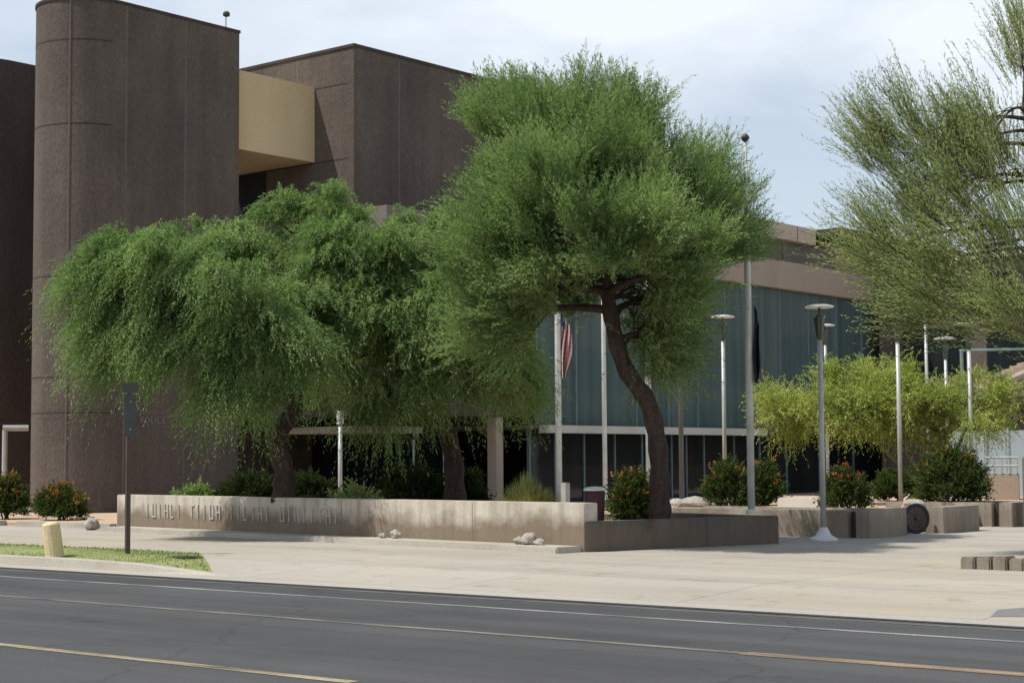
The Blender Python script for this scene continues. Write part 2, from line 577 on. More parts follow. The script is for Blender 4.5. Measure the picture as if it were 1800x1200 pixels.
def make_tree(name, label, cat, group, trunk_pts, trunk_r, lobes, dist, density, bark, leaf, foliage, twigs_per_limb=9, limb_r=0.09, shell=0.35, sub=6, head_r=0.42, shrink=0.3, fan=None):
    base = Vector(trunk_pts[0])
    root = thing(name, base, label, cat, group)
    # smooth trunk path
    pts = [Vector(p) for p in trunk_pts]
    path, rad = [], []
    for i in range(len(pts) - 1):
        p0, p1, p2, p3 = pts[max(i - 1, 0)], pts[i], pts[i + 1], pts[min(i + 2, len(pts) - 1)]
        for k in range(6):
            t = k / 6
            path.append(0.5 * ((2 * p1) + (p2 - p0) * t + (2 * p0 - 5 * p1 + 4 * p2 - p3) * t * t + (3 * p1 - p0 - 3 * p2 + p3) * t ** 3))
            rad.append(trunk_r[i] * (1 - t) + trunk_r[i + 1] * t)
    path.append(pts[-1]); rad.append(trunk_r[-1])
    rad = [r * (1 + 0.09 * math.sin(i * 1.7)) for i, r in enumerate(rad)]
    tm = MB(); tm.tube(path, rad, 12)
    tm.build('trunk', bark, root, smooth=True)
    cs, os_, lb = lobe_clumps(lobes, dist, density, shell, sub, head_r, shrink)
    if fan is not None:
        os_ = unit(os_ * 0.45 + unit(cs - np.array(fan[0])) * fan[1])
    bm_ = MB()
    for i, l in enumerate(lobes):
        c = P(l[0], l[1], dist + l[4])
        j = min(range(len(path) // 3, len(path)), key=lambda q: (path[q] - c).length + (3 if path[q].z > c.z + 0.3 else 0))
        s = path[j]
        mid = s.lerp(c, 0.5) + Vector((random.uniform(-.4, .4), random.uniform(-.4, .4), random.uniform(0.1, .5)))
        lp = bez(s, mid, c, 9)
        r0 = min(limb_r, rad[j] * 0.8)
        bm_.tube(lp, [r0 * (1 - 0.75 * q / 9) for q in range(10)], 7)
        idx = np.where(lb == i)[0]
        rng.shuffle(idx)
        for q in idx[:twigs_per_limb]:
            e = Vector(cs[q])
            st = lp[random.randint(4, 9)]
            mm = st.lerp(e, 0.5) + Vector((random.uniform(-.2, .2), random.uniform(-.2, .2), random.uniform(0, .25)))
            bm_.tube(bez(st, mm, e, 5), [r0 * 0.32 * (1 - 0.14 * z) for z in range(6)], 5)
    bm_.build('branches', bark, root, smooth=True)
    V, mi = tufts(cs, os_, **foliage)
    quads('crown', V, [leaf, 'twig'], root, mi)
    return root


# ---------------------------------------------------------------- ground and street
KERB = 15.58
g = MB(); g.add([(-900, -900, -0.06), (900, -900, -0.06), (900, 900, -0.06), (-900, 900, -0.06)], [(0, 1, 2, 3)])
tag(g.build('ground', 'desert_ground', origin=(0, 0, 0)), kind='structure')

road = MB(); road.add([(-400, -24, 0), (400, -24, 0), (400, KERB, 0), (-400, KERB, 0)], [(0, 1, 2, 3)])
tag(road.build('road', 'asphalt', origin=(0, 0, 0)), kind='structure')


def strip(name, b0, b1, segs, mat, z=0.004):
    s = MB()
    for a0, a1 in segs:
        n = max(1, int((a1 - a0) / 2))
        for i in range(n):
            x0 = a0 + (a1 - a0) * i / n; x1 = a0 + (a1 - a0) * (i + 1) / n
            w0 = 0.012 * math.sin(x0 * 1.7 + b0); w1 = 0.012 * math.sin(x1 * 1.7 + b0)
            s.add([(x0, b0 + w0, z), (x1, b0 + w1, z), (x1, b1 + w1, z), (x0, b1 + w0, z)], [(0, 1, 2, 3)])
    return tag(s.build(name, mat, origin=(0, 0, 0)), kind='structure')


strip('edge_line', 14.30, 14.40, [(-200, 120)], 'white_line')
strip('lane_line', 12.17, 12.27, [(-200, -7.6)], 'worn_line')
strip('turn_lane_line', 12.12, 12.32, [(-7.6, 120)], 'ochre_line')
strip('centre_line', 8.89, 9.02, [(-200, -8.9)], 'yellow_line')
strip('lane_dash', 8.89, 9.01, [(-8.5, -6.2), (-1, 3)], 'white_line')
strip('asphalt_seam', 15.22, 15.28, [(-200, 120)], 'worn_line')
strip('gutter_seam', KERB - 0.12, KERB - 0.004, [(-200, 120)], 'tar_seam', 0.006)

gut = MB(); gut.add([(-400, KERB, 0.008), (200, KERB, 0.008), (200, 16.0, 0.012), (-400, 16.0, 0.012)], [(0, 1, 2, 3)])
tag(gut.build('gutter', 'gutter_concrete', origin=(0, 0, 0)), kind='structure')

# kerb that drops into the driveway
kb = MB()
xs = [-300, -120, -60, -40, -30, -25, -22, -20.5, -19.2, -18.4]
hs = [0.15] * 7 + [0.13, 0.06, 0.014]
for i in range(len(xs) - 1):
    x0, x1, h0, h1 = xs[i], xs[i + 1], hs[i], hs[i + 1]
    kb.add([(x0, 15.99, 0.0), (x1, 15.99, 0.0), (x1, 16.02, h1 - 0.01), (x0, 16.02, h0 - 0.01), (x0, 16.05, h0), (x1, 16.05, h1), (x1, 16.2, h1), (x0, 16.2, h0)],
           [(0, 1, 2, 3), (3, 2, 5, 4), (4, 5, 6, 7)])
tag(kb.build('kerb', 'kerb_concrete', origin=(0, 0, 0)), kind='structure')

pv = MB()
pv.add([(-19.6, 16.0, 0.013), (200, 16.0, 0.013), (200, 17.8, 0.1), (-21.9, 17.8, 0.1),
        (200, 18.9, 0.1), (-23.4, 18.9, 0.1), (200, 140, 0.1), (-23.4, 140, 0.1), (-300, 18.9, 0.1), (-300, 140, 0.1)],
       [(0, 1, 2, 3), (3, 2, 4, 5), (5, 4, 6, 7), (8, 5, 7, 9)])
tag(pv.build('pavement', 'pavement_concrete', origin=(0, 0, 0)), kind='structure')

ver = MB()
ver.add([(-300, 16.2, 0.118), (-18.9, 16.2, 0.032), (-20.95, 17.8, 0.106), (-22.4, 18.88, 0.106), (-300, 18.88, 0.115), (-23.5, 17.6, 0.14), (-300, 17.8, 0.15)],
        [(0, 1, 2, 5), (0, 5, 6), (5, 2, 3), (6, 5, 3, 4)])
tag(ver.build('verge', 'turf', origin=(0, 0, 0)), kind='structure')
# grass blades on the verge
n = 32000
ga = rng.uniform(-46, -19.2, n); gb = rng.uniform(16.25, 18.8, n)
lim = np.where(gb < 17.8, -18.9 - (gb - 16.2) * 1.28, -20.95 - (gb - 17.8) * 1.36)
edge = lim - 1.2 * rng.uniform(0, 1, n) ** 2
patch = np.sin(ga * 1.3) * np.cos(gb * 2.1 + ga * 0.5)
keep = (ga < edge) & (patch + rng.uniform(-0.6, 1.2, n) > -0.2)
ga, gb = ga[keep], gb[keep]; n = len(ga)
base = np.stack([ga, gb, np.where(gb < 17.6, 0.03 + (gb - 16.2) * 0.05, 0.1)], 1)
hgt = rng.uniform(0.02, 0.055, n)
lean = rng.normal(size=(n, 3)) * 0.03; lean[:, 2] = hgt
sd = unit(np.cross(rng.normal(size=(n, 3)), [0, 0, 1])) * 0.012
V = np.stack([base - sd, base + sd, base + lean * 0.9 + sd * 0.3, base + lean], 1)
tag(quads('grass', V, ['leaf_turf'], None), kind='stuff')

# dirt bed at the tower foot, with its kerb
dl = MB()
dl.prism([(-120, 24.75), (-32.2, 24.75), (-32.2, 31), (-60, 60), (-120, 60)], 0.02, 0.17)
tag(dl.build('dirt_bed', 'dirt', origin=(0, 0, 0)), kind='structure')
kk = MB()
kk.box(-120, -36.6, 24.55, 24.747, 0.02, 0.22)
tag(kk.build('bed_kerb', 'kerb_concrete', origin=(0, 0, 0)), kind='structure')
kk = MB()
kk.box(-35.9, -32.25, 24.55, 24.747, 0.02, 0.22)
tag(kk.build('bed_kerb', 'kerb_concrete', origin=(0, 0, 0)), kind='structure')

# ---------------------------------------------------------------- the building
SLATE = 15.45
bld = thing('office_building', (-44, 45, 0.0), 'brown masonry office building with a rounded tower, tan bridge and tall teal glass hall', 'building')


def rounded_tower(cx, cy, r, back, top):
    arc = [(cx + r * math.cos(t), cy + r * math.sin(t)) for t in [math.radians(180 + 180 * i / 28) for i in range(29)]]
    return arc + [(cx + r, back), (cx - r, back)]


TC = (-42.63, 31.49); TR = 1.55
tw = MB(); tw.prism(rounded_tower(TC[0], TC[1], TR, 36.2, SLATE), 0, SLATE)
tower = tw.build('tower', 'brown_masonry', bld)
for p_ in tower.data.polygons:
    if abs(p_.normal.z) < 0.1 and not (abs(p_.normal.x) > 0.999):
        p_.use_smooth = True
tower.data.set_sharp_from_angle(angle=math.radians(25)) if hasattr(tower.data, 'set_sharp_from_angle') else None
for px in (220, 325):
    b_ = on_a(px, 400, TC[0] + TR).y
    j = MB(); j.box(TC[0] + TR, TC[0] + TR + 0.004, b_ - 0.03, b_ + 0.03, 0.2, SLATE - 0.12)
    j.build('joint', 'joint_mortar', tower)
for ang in (304,):
    t = math.radians(ang)
    j = MB(); j.tube([(TC[0] + TR * math.cos(t), TC[1] + TR * math.sin(t), 0.2), (TC[0] + TR * math.cos(t), TC[1] + TR * math.sin(t), SLATE - 0.02)], 0.025, 6)
    j.build('joint', 'joint_mortar', tower)
for py in (69, 217, 484, 662, 725):
    zz = P(115, py, 51.6).z
    ring = [(TC[0] + (TR + 0.004) * math.cos(t), TC[1] + (TR + 0.004) * math.sin(t)) for t in [math.radians(200 + 150 * i / 24) for i in range(25)]]
    j = MB()
    vs = [(x, y, zz - 0.022) for x, y in ring] + [(x, y, zz + 0.022) for x, y in ring]
    j.add(vs, [(i, i + 1, 26 + i, 25 + i) for i in range(24)])
    j.build('joint', 'joint_groove', tower)
# capping strip round the tower top
cp_ = MB(); cp_.prism(rounded_tower(TC[0], TC[1], TR + 0.03, 36.23, 0), SLATE - 0.09, SLATE + 0.003)
cp_.build('coping', 'brown_masonry_dark', bld)

# words on the tower
cu = bpy.data.curves.new('lettering', 'FONT')
cu.body = 'POLICE'; cu.size = 0.27; cu.extrude = 0.012; cu.space_character = 1.1
to = bpy.data.objects.new('tmp_text', cu)
COL.objects.link(to)
bpy.context.view_layer.update()
me = bpy.data.meshes.new_from_object(to.evaluated_get(bpy.context.evaluated_depsgraph_get()))
bpy.data.objects.remove(to)
lp_ = on_a(246, 743, TC[0] + TR + 0.016)
Mx = Matrix(((0, 0, 1, lp_.x + 44), (1, 0, 0, lp_.y - 45), (0, 1, 0, lp_.z), (0, 0, 0, 1)))
me.transform(Mx)
me.materials.clear(); me.materials.append(MATS['letter_white'])
lo = bpy.data.objects.new('lettering', me); COL.objects.link(lo); lo.parent = bld

# second rounded tower at the far left
d2 = ray(22, 107); t2 = (SLATE - EYE) / d2.z
T2 = (d2.x * t2, d2.y * t2)
tw2 = MB(); tw2.prism(rounded_tower(T2[0] - TR, T2[1], TR, T2[1] + 9, SLATE), 0, SLATE)
tower2 = tw2.build('tower', 'brown_masonry_dark', bld)  # darker copy of the masonry; the tower's shade is put into the colour
tower2.data.set_sharp_from_angle(angle=math.radians(25))

# upper block
BX0, BY0 = -39.51, 39.82
ub = MB(); ub.box(-46.5, BX0, BY0, 58, 9.0, SLATE)
block = ub.build('upper_block', 'brown_masonry', bld)
for px in (702,):
    b_ = on_a(px, 250, BX0).y
    j = MB(); j.box(BX0, BX0 + 0.004, b_ - 0.03, b_ + 0.03, 10, SLATE - 0.05); j.build('joint', 'joint_mortar', block)
for px, in ((523,),):
    a_ = on_b(px, 130, BY0).x
    j = MB(); j.box(a_ - 0.03, a_ + 0.03, BY0 - 0.004, BY0, 10, SLATE - 0.05); j.build('joint', 'joint_mortar', block)
for py in (146, 278):
    z_ = on_b(610, py, BY0).z
    j = MB(); j.box(-46.4, BX0 - 0.3, BY0 - 0.005, BY0, z_ - 0.025, z_ + 0.025); j.build('joint', 'joint_groove', block)
cp_ = MB(); cp_.box(-46.55, BX0 + 0.04, BY0 - 0.04, 58.05, SLATE - 0.1, SLATE + 0.003); cp_.build('coping', 'brown_masonry_dark', bld)

# tan bridge between the tower and the block
br = MB(); br.box(-45.5, -41.37, 35.0, BY0 - 0.004, 11.68, 14.26)
br.build('bridge', 'tan_stucco', bld)

# low volume: roof slab, fascia band, recess, parapet
AF = -37.0
fa = MB(); fa.box(-62, AF, 44.0, 78, 8.8, 10.0); fa.build('fascia', 'pink_fascia', bld, bevel=0.02)
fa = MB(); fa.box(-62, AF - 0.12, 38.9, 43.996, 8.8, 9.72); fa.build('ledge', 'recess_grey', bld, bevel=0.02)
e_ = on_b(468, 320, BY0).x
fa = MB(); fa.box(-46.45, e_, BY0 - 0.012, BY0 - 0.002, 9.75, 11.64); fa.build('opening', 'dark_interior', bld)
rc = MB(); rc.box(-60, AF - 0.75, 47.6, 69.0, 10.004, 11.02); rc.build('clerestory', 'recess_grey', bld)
pp = MB(); pp.box(-58, AF - 0.35, 47.3, 66.6, 11.02, 11.72); pp.build('parapet', 'parapet_concrete', bld, bevel=0.02)
for px in (1402,):
    b_ = on_a(px, 420, AF - 0.35).y
    j = MB(); j.box(AF - 0.35, AF - 0.345, b_ - 0.02, b_ + 0.02, 11.04, 11.7); j.build('joint', 'joint_groove', bld)
for b_ in (58.6, 61.4, 64.4):
    j = MB(); j.box(AF - 0.75, AF - 0.68, b_ - 0.1, b_ + 0.1, 10.004, 11.018); j.build('pier', 'recess_grey', bld)
rf = MB(); rf.box(-58, -36.2, 66.9, 92, 11.45, 11.75); rf.build('roof', 'dark_roof', bld)
rw = MB(); rw.box(-56, -38.4, 69.4, 90, 10.004, 11.449); rw.build('penthouse', 'tan_stucco', bld)
# brown wall behind the two left trees, dark entrance below it
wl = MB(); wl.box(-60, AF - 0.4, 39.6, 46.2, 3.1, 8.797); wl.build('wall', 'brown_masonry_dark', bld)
bw = MB(); bw.box(-60, -43, 46.3, 77.5, 0.1, 8.79); bw.build('core', 'dark_interior', bld)
# ground-floor recess glazing
rg = MB(); rg.box(-60, -41.2, 43.6, 46.2, 0.1, 3.097); rg.build('entrance_glass', 'dark_glass', bld)
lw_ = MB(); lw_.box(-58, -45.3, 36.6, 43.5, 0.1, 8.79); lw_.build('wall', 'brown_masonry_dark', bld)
# curtain wall
gw = []
edges_px = [943, 1010, 1062, 1118, 1172, 1225, 1275, 1320, 1372, 1422, 1470, 1516, 1560]
eb = [on_a(px, 700, AF - 0.3).y for px in edges_px]
glass = bpy.data.objects.new('glass_wall', None); COL.objects.link(glass); glass.parent = bld
glass.location = (AF + 44, 56 - 45, 0)
for i in range(len(eb) - 1):
    q = MB(); q.box(AF - 0.32, AF - 0.3, eb[i] + 0.035, eb[i + 1] - 0.035, 2.86, 8.797)
    q.build('pane', 'teal_glass', glass)
for i, b_ in enumerate(eb):
    q = MB(); q.box(AF - 0.36, AF - 0.2 if i % 3 == 1 else AF - 0.26, b_ - 0.033, b_ + 0.033, 2.86, 8.796)
    q.build('mullion', 'mullion', glass)
q = MB(); q.box(AF - 0.36, AF - 0.25, eb[0] - 0.03, eb[-1] + 0.03, 2.72, 2.857); q.build('transom', 'mullion_dark', glass)
# lower glazing set back
lower = bpy.data.objects.new('lower_glazing', None); COL.objects.link(lower); lower.parent = bld
lower.location = (AF - 1.2 + 44, 56 - 45, 0)
le = [on_a(px, 840, AF - 1.0).y for px in (930, 975, 1026, 1080, 1128, 1180, 1206, 1237, 1290, 1335, 1382, 1440, 1500, 1560)]
for i in range(len(le) - 1):
    q = MB(); q.box(AF - 1.03, AF - 1.0, le[i] + 0.04, le[i + 1] - 0.04, 0.12, 2.70); q.build('pane', 'dark_glass', lower)
for i, b_ in enumerate(le):
    q = MB(); q.box(AF - 1.06, AF - 0.95, b_ - 0.045, b_ + 0.045, 0.1, 2.70); q.build('mullion', 'mullion', lower)
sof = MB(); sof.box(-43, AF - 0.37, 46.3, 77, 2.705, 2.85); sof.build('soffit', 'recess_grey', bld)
# pale canopy beams
c0, c1 = on_a(957, 757, AF).y, on_a(1345, 757, AF).y
cb = MB(); cb.box(AF - 0.24, AF + 0.12, c0, c1, 2.56, 2.84); cb.build('canopy_beam', 'beam_concrete', bld, bevel=0.015)
p0 = on_b(486, 760, 40.5); p1 = on_b(640, 760, 40.5)
cb = MB(); cb.box(p0.x, p1.x, 40.4, 43.4, p0.z - 0.06, p0.z + 0.16); cb.build('canopy_beam', 'beam_concrete', bld, bevel=0.015)
# tan column by the entrance
q = P(871, 850, 58.5)
cl = MB(); cl.box(q.x - 0.2, q.x + 0.2, q.y - 0.2, q.y + 0.2, 0.1, P(871, 690, 58.5).z); cl.build('column', 'pink_fascia', bld, bevel=0.02)
for px, tp in ((727, 772), (781, 770)):
    q = P(px, 850, 54)
    cl = MB(); cl.tube([(q.x, q.y, 0.1), (q.x, q.y, P(px, tp, 54).z)], 0.035, 8); cl.build('post', 'mullion', bld)
# grey portal frame between the towers
po = MB()
pa, pb2 = P(9, 752, 58), P(50, 752, 58)
po.tube([(pa.x, pa.y, 0.1), (pa.x, pa.y, pa.z - 0.05)], 0.09, 8)
dd_ = (pb2 - pa)
po.tube([(pa.x - dd_.x * 0.1, pa.y - dd_.y * 0.1, pa.z), (pb2.x, pb2.y, pa.z)], 0.1, 8)
po.build('portal_frame', 'pole_grey', bld)

# rooftop mast
q = P(397, 48, 60)
ms = thing('roof_mast', (q.x, q.y, SLATE - 0.6), 'thin mast with a small dark device on the tower roof edge', 'mast')
m_ = MB(); m_.tube([(q.x, q.y, SLATE - 0.6), (q.x, q.y, P(397, 27, 60).z)], 0.025, 6); m_.build('pole', 'pole_grey', ms)
t_ = P(398, 26, 60)
m_ = MB(); m_.lathe((t_.x, t_.y, t_.z - 0.08), [(0.05, 0), (0.12, 0.03), (0.13, 0.12), (0.07, 0.19), (0.02, 0.2)], 10); m_.build('device', 'black_steel', ms)

# far wing behind the right-hand tree
wg = thing('brown_building', (-20, 82, 0.1), 'far brown wing with pale coping, mostly hidden behind the right tree', 'building')
w0 = P(1543, 480, 80)
w = MB(); w.box(w0.x, w0.x + 45, w0.y, w0.y + 14, 0.1, P(1600, 468, 80).z); w.build('wall', 'brown_masonry', wg)
w = MB(); w.box(w0.x - 0.1, w0.x + 45.1, w0.y - 0.1, w0.y + 14.1, P(1600, 468, 80).z, P(1600, 456, 80).z); w.build('coping', 'beam_concrete', wg)
for i in range(4):
    w = MB(); w.box(w0.x + 1.2 + i * 4, w0.x + 4.2 + i * 4, w0.y - 0.03, w0.y, 5.2, 7.4); w.build('window', 'dark_glass', wg)
w = MB(); w.box(w0.x + 0.6, w0.x + 20, w0.y - 1.2, w0.y - 0.003, 3.9, 4.2); w.build('canopy', 'dark_roof', wg)

# ---------------------------------------------------------------- walls and planters
WL, WR = G(205, 931), G(1028, 970)
WDIR = (WR - WL); WDIR.z = 0; WLEN = WDIR.length; WDIR.normalize()
WN = Vector((-WDIR.y, WDIR.x, 0))          # away from the street
HT = P(1030, 884, math.hypot(WR.x, WR.y)).z


def wall_s(px):                            # distance along the wall for a photo column
    d = ray(px, 900)
    det = d.x * -WDIR.y + d.y * WDIR.x
    t = (WL.x * -WDIR.y + WL.y * WDIR.x) / det
    return Vector((d.x * t - WL.x, d.y * t - WL.y, 0)).dot(WDIR)


def wbox(m, s0, s1, d0, d1, z0, z1):
    q = [WL + WDIR * a + WN * b for a, b in ((s0, d0), (s1, d0), (s1, d1), (s0, d1))]
    return m.prism([(v.x, v.y) for v in q], z0, z1)


mid_ = (WL + WR) / 2
mw = thing('sign_wall', (mid_.x, mid_.y, 0.1), 'long low weathered concrete wall with raised lettering facing the street', 'wall')
w = wbox(MB(), 0, WLEN, 0, 0.32, 0.05, HT)
w.build('wall', 'wall_concrete', mw, bevel=0.015)
for px in (350, 600, 830):
    a_ = wall_s(px)
    wbox(MB(), a_ - 0.008, a_ + 0.008, -0.003, 0.002, 0.23, HT - 0.02).build('joint', 'recess_grey', mw)
# raised letters, only their upright strokes can be made out in the photograph
STROKES = {
    'bar': [(.2, 0, .3, 1)], 'ell': [(0, 0, .1, 1), (.1, 0, .5, .09)], 'aitch': [(0, 0, .1, 1), (.6, 0, .7, 1), (.1, .45, .6, .54)],
    'tee': [(.33, 0, .43, .91), (0, .91, .8, 1)], 'you': [(0, .09, .1, 1), (.6, .09, .7, 1), (0, 0, .7, .09)]}
lz = 0.42
lh = 0.29
x = wall_s(258); lx1 = wall_s(602); i = 0
seq = ['bar', 'you', 'bar', 'aitch', 'ell', 'bar', None, 'tee', 'bar', 'bar', 'you', 'aitch', None, 'bar', 'bar', 'ell', 'tee', 'aitch', 'bar', None, 'you', 'bar', 'aitch', 'bar', 'bar', 'tee', 'aitch', 'bar']
step = (lx1 - x) / len(seq)
for s_ in seq:
    if s_:
        L = MB()
        for (x0, z0, x1, z1) in STROKES[s_]:
            k_ = step * 0.82
            wbox(L, x + x0 * k_, x + x1 * k_, -0.022, -0.003, lz + z0 * lh, lz + z1 * lh)
        L.build('letter', 'letter_metal', mw)
    x += step

led = wbox(MB(), 0.4, WLEN - 0.05, -0.6, -0.004, 0.05, 0.2)
led.build('kerb_ledge', 'kerb_concrete', bevel=0.02)
tag(bpy.data.objects['kerb_ledge'], 'low concrete kerb running along the foot of the lettered wall', 'kerb')
# earth bed behind the wall
PE = G(1370, 955)
q = [WL + WDIR * 1.0 + WN * 0.33, WR - WDIR * 0.02 + WN * 0.33, PE - WDIR * 0.16 - WN * 0.16, PE - WDIR * 3.4 - WN * 0.16, WL + WDIR * 6 + WN * 14, WL + WN * 9]
bed = MB(); bed.prism([(v.x, v.y) for v in q], 0.03, 0.38)
tag(bed.build('planting_bed', 'dirt', origin=(0, 0, 0)), kind='structure')

# darker planter wall turning away to the right of it
R0, R1 = WR + WDIR * 0.02, G(1370, 955)
pw = MB()
dv = (R1 - R0); dv.z = 0; L_ = dv.length; dv.normalize(); nv = Vector((-dv.y, dv.x, 0))
top_z = P(1200, 911, (R0.length + R1.length) / 2).z
q = [R0, R1, R1 + nv * 0.3, R0 + nv * 0.3]
pw.prism([(v.x, v.y) for v in q], 0.05, top_z)
# return leg
q = [R1 + nv * 0.304, R1 + nv * 3.4, R1 + nv * 3.4 - dv * 0.3, R1 + nv * 0.304 - dv * 0.3]
pw.prism([(v.x, v.y) for v in q], 0.05, top_z - 0.004)
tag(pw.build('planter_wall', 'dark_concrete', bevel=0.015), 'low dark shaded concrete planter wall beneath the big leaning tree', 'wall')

# concrete planters to the right
PT = 0.62


def planter(name, a0, a1, b0, b1, top, label, slot=0.34):
    t = thing(name, ((a0 + a1) / 2, b0, 0.1), label, 'planter', 'concrete planters by the entrance')
    th = 0.22
    if a1 - a0 < 1:
        m = MB(); m.box(a0, a1, b0, b1, 0.06, top)
        m.build('pier', 'planter_concrete', t, bevel=0.012)
        return t
    m = MB(); m.box(a0, a1 - slot - 0.16, b0, b0 + th, 0.06, top)
    m.build('wall', 'planter_concrete', t, bevel=0.012)
    m = MB(); m.box(a1 - slot, a1, b0, b1, 0.06, top + 0.004)
    m.build('pier', 'planter_concrete', t, bevel=0.012)
    m = MB(); m.box(a1 - slot - 0.157, a1 - slot - 0.003, b0 + 0.12, b1, 0.06, top - 0.03)
    m.build('slot', 'joint_groove', t)
    m = MB(); m.box(a0, a1 - slot - 0.16, b1 - th, b1, 0.06, top)
    m.build('wall', 'planter_concrete', t, bevel=0.012)
    m = MB(); m.box(a0 + 0.02, a1 - slot - 0.165, b0 + th + 0.003, b1 - th - 0.003, 0.06, top - 0.08)
    m.build('soil', 'dirt', t)
    return t


c1_ = G(1528, 946)
e1 = on_a(1595, 940, c1_.x).y
planter('concrete_planter', c1_.x - 4.6, c1_.x, c1_.y, e1, PT, 'nearest long concrete planter, behind the white lamp foot', 0.28)
c2_ = G(1660, 937)
e2 = on_a(1722, 930, c2_.x).y
planter('concrete_planter', c2_.x - 0.4, c2_.x, c2_.y, e2, PT, 'middle concrete planter with a dark wheel beside it', 0.38)
m_ = MB(); m_.box(c2_.x - 0.95, c2_.x - 0.72, e1 + 0.03, e2, 0.06, PT - 0.02)  # set-back wall added to look dark, with shade put into its concrete colour
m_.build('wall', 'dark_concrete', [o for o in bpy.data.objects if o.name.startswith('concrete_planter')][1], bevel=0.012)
c3_ = G(1780, 926)
planter('concrete_planter', c3_.x - 3.0, c3_.x, c3_.y, c3_.y + 1.6, PT, 'farthest concrete planter, cut by the right edge of the photo', 0.3)
# raised earth between and behind the planters
be = MB(); be.prism([(c1_.x - 4.6, e1 + 0.02), (c1_.x - 0.9, e1 + 0.02), (c2_.x - 0.9, e2 + 0.05), (c3_.x - 0.8, c3_.y - 0.05), (c3_.x - 0.8, 46), (c1_.x - 12, 46), (c1_.x - 9, 33)], 0.03, 0.48)
tag(be.build('earth_bank', 'dirt', origin=(0, 0, 0)), kind='structure')

# wheel standing in the gap between two planters
wc = P(1611, 912, math.hypot(c2_.x, c2_.y) - 0.15)
wh = thing('wheel', (wc.x, wc.y, 0.1), 'dark spoked wheel standing between the first two concrete planters', 'wheel')
nrm = Vector((AX[1] * -0.55 + 0.75, -0.62, 0)).normalized()
sd_ = Vector((-nrm.y, nrm.x, 0))
upv = Vector((0, 0, 1))
wc.z = 0.1 + 0.30
ringpts = [wc + (sd_ * math.cos(t) + upv * math.sin(t)) * 0.27 for t in [2 * math.pi * i / 28 for i in range(29)]]
m_ = MB(); m_.tube(ringpts, 0.035, 8, cap=False); m_.build('tyre', 'tyre', wh, smooth=True)
m_ = MB()
m_.tube([wc + (sd_ * math.cos(t) + upv * math.sin(t)) * 0.225 for t in [2 * math.pi * i / 28 for i in range(29)]], 0.014, 6, cap=False)
for i in range(10):
    t = 2 * math.pi * i / 10
    m_.tube([wc, wc + (sd_ * math.cos(t) + upv * math.sin(t)) * 0.225], 0.006, 5)
m_.tube([wc - nrm * 0.05, wc + nrm * 0.05], 0.03, 8)
m_.build('rim', 'rim', wh, smooth=True)


# ---------------------------------------------------------------- rocks
def rock(name, c, size, label, group=None, mat='rock', sq=0.75):
    bm = bmesh.new()
    bmesh.ops.create_icosphere(bm, subdivisions=3, radius=1)
    sx_, sy_, sz_ = [random.uniform(0.8, 1.2) for _ in range(3)]
    ph = [random.uniform(0, 6) for _ in range(6)]
    for v in bm.verts:
        q = v.co.copy()
        k_ = 1 + 0.16 * math.sin(q.x * 3 + ph[0]) * math.cos(q.y * 3.4 + ph[1]) + 0.1 * math.sin(q.z * 5 + ph[2] + q.x * 2) + 0.05 * math.sin(q.y * 9 + ph[3])
        v.co = Vector((q.x * sx_, q.y * sy_, q.z * sz_ * sq)) * k_ * size
    zmin = min(v.co.z for v in bm.verts)
    for v in bm.verts:
        v.co.z = max(v.co.z - zmin - size * 0.2, -0.02)
    me = bpy.data.meshes.new(name); bm.to_mesh(me); bm.free()
    me.materials.append(MATS[mat])
    ob = bpy.data.objects.new(name, me); COL.objects.link(ob)
    ob.location = c
    return tag(ob, label, 'rock', group)


rp = G(160, 931, 0.1)
rock('boulder', rp, 0.19, 'pale grey boulder on the dirt left of the lettered wall')
for px, sz, lb in ((690, 0.08, 'small pale stone at the foot of the wall, left one of a pair'), (712, 0.095, 'small pale stone at the foot of the wall, right one of a pair'),
                   (930, 0.09, 'pale stone at the left of the rubble heap on the wall kerb'), (948, 0.13, 'largest pale stone of the rubble heap on the wall kerb'),
                   (964, 0.085, 'pale stone at the right of the rubble heap on the wall kerb')):
    q = WL + WDIR * wall_s(px) - WN * (0.24 + random.uniform(-.05, .05))
    rock('stone', (q.x, q.y, 0.2), sz, lb, 'stones on the wall kerb')
for px, sz, lb in ((1190, 0.3, 'squarish white boulder just right of the leaning trunk'), (1225, 0.42, 'wide white boulder in the middle behind the planter wall'), (1256, 0.3, 'white boulder beside the left flowering bush')):
    q = P(px, 900, 41)
    rock('boulder', (q.x, q.y, 0.36), sz, lb, 'white boulders behind the planter wall', sq=0.6)
q = P(1605, 884, 37.5)
rock('boulder', (q.x, q.y, 0.48), 0.24, 'white rounded boulder above the dark wheel')
q = P(1422, 884, 40)
lo_ = MB(); lo_.box(q.x - 0.7, q.x + 0.6, q.y - 0.25, q.y + 0.25, 0.3, P(1422, 874, 40).z)
tag(lo_.build('stone_block', 'beam_concrete', bevel=0.03), 'pale flat stone block on the earth bank left of the red flowering bush', 'block')

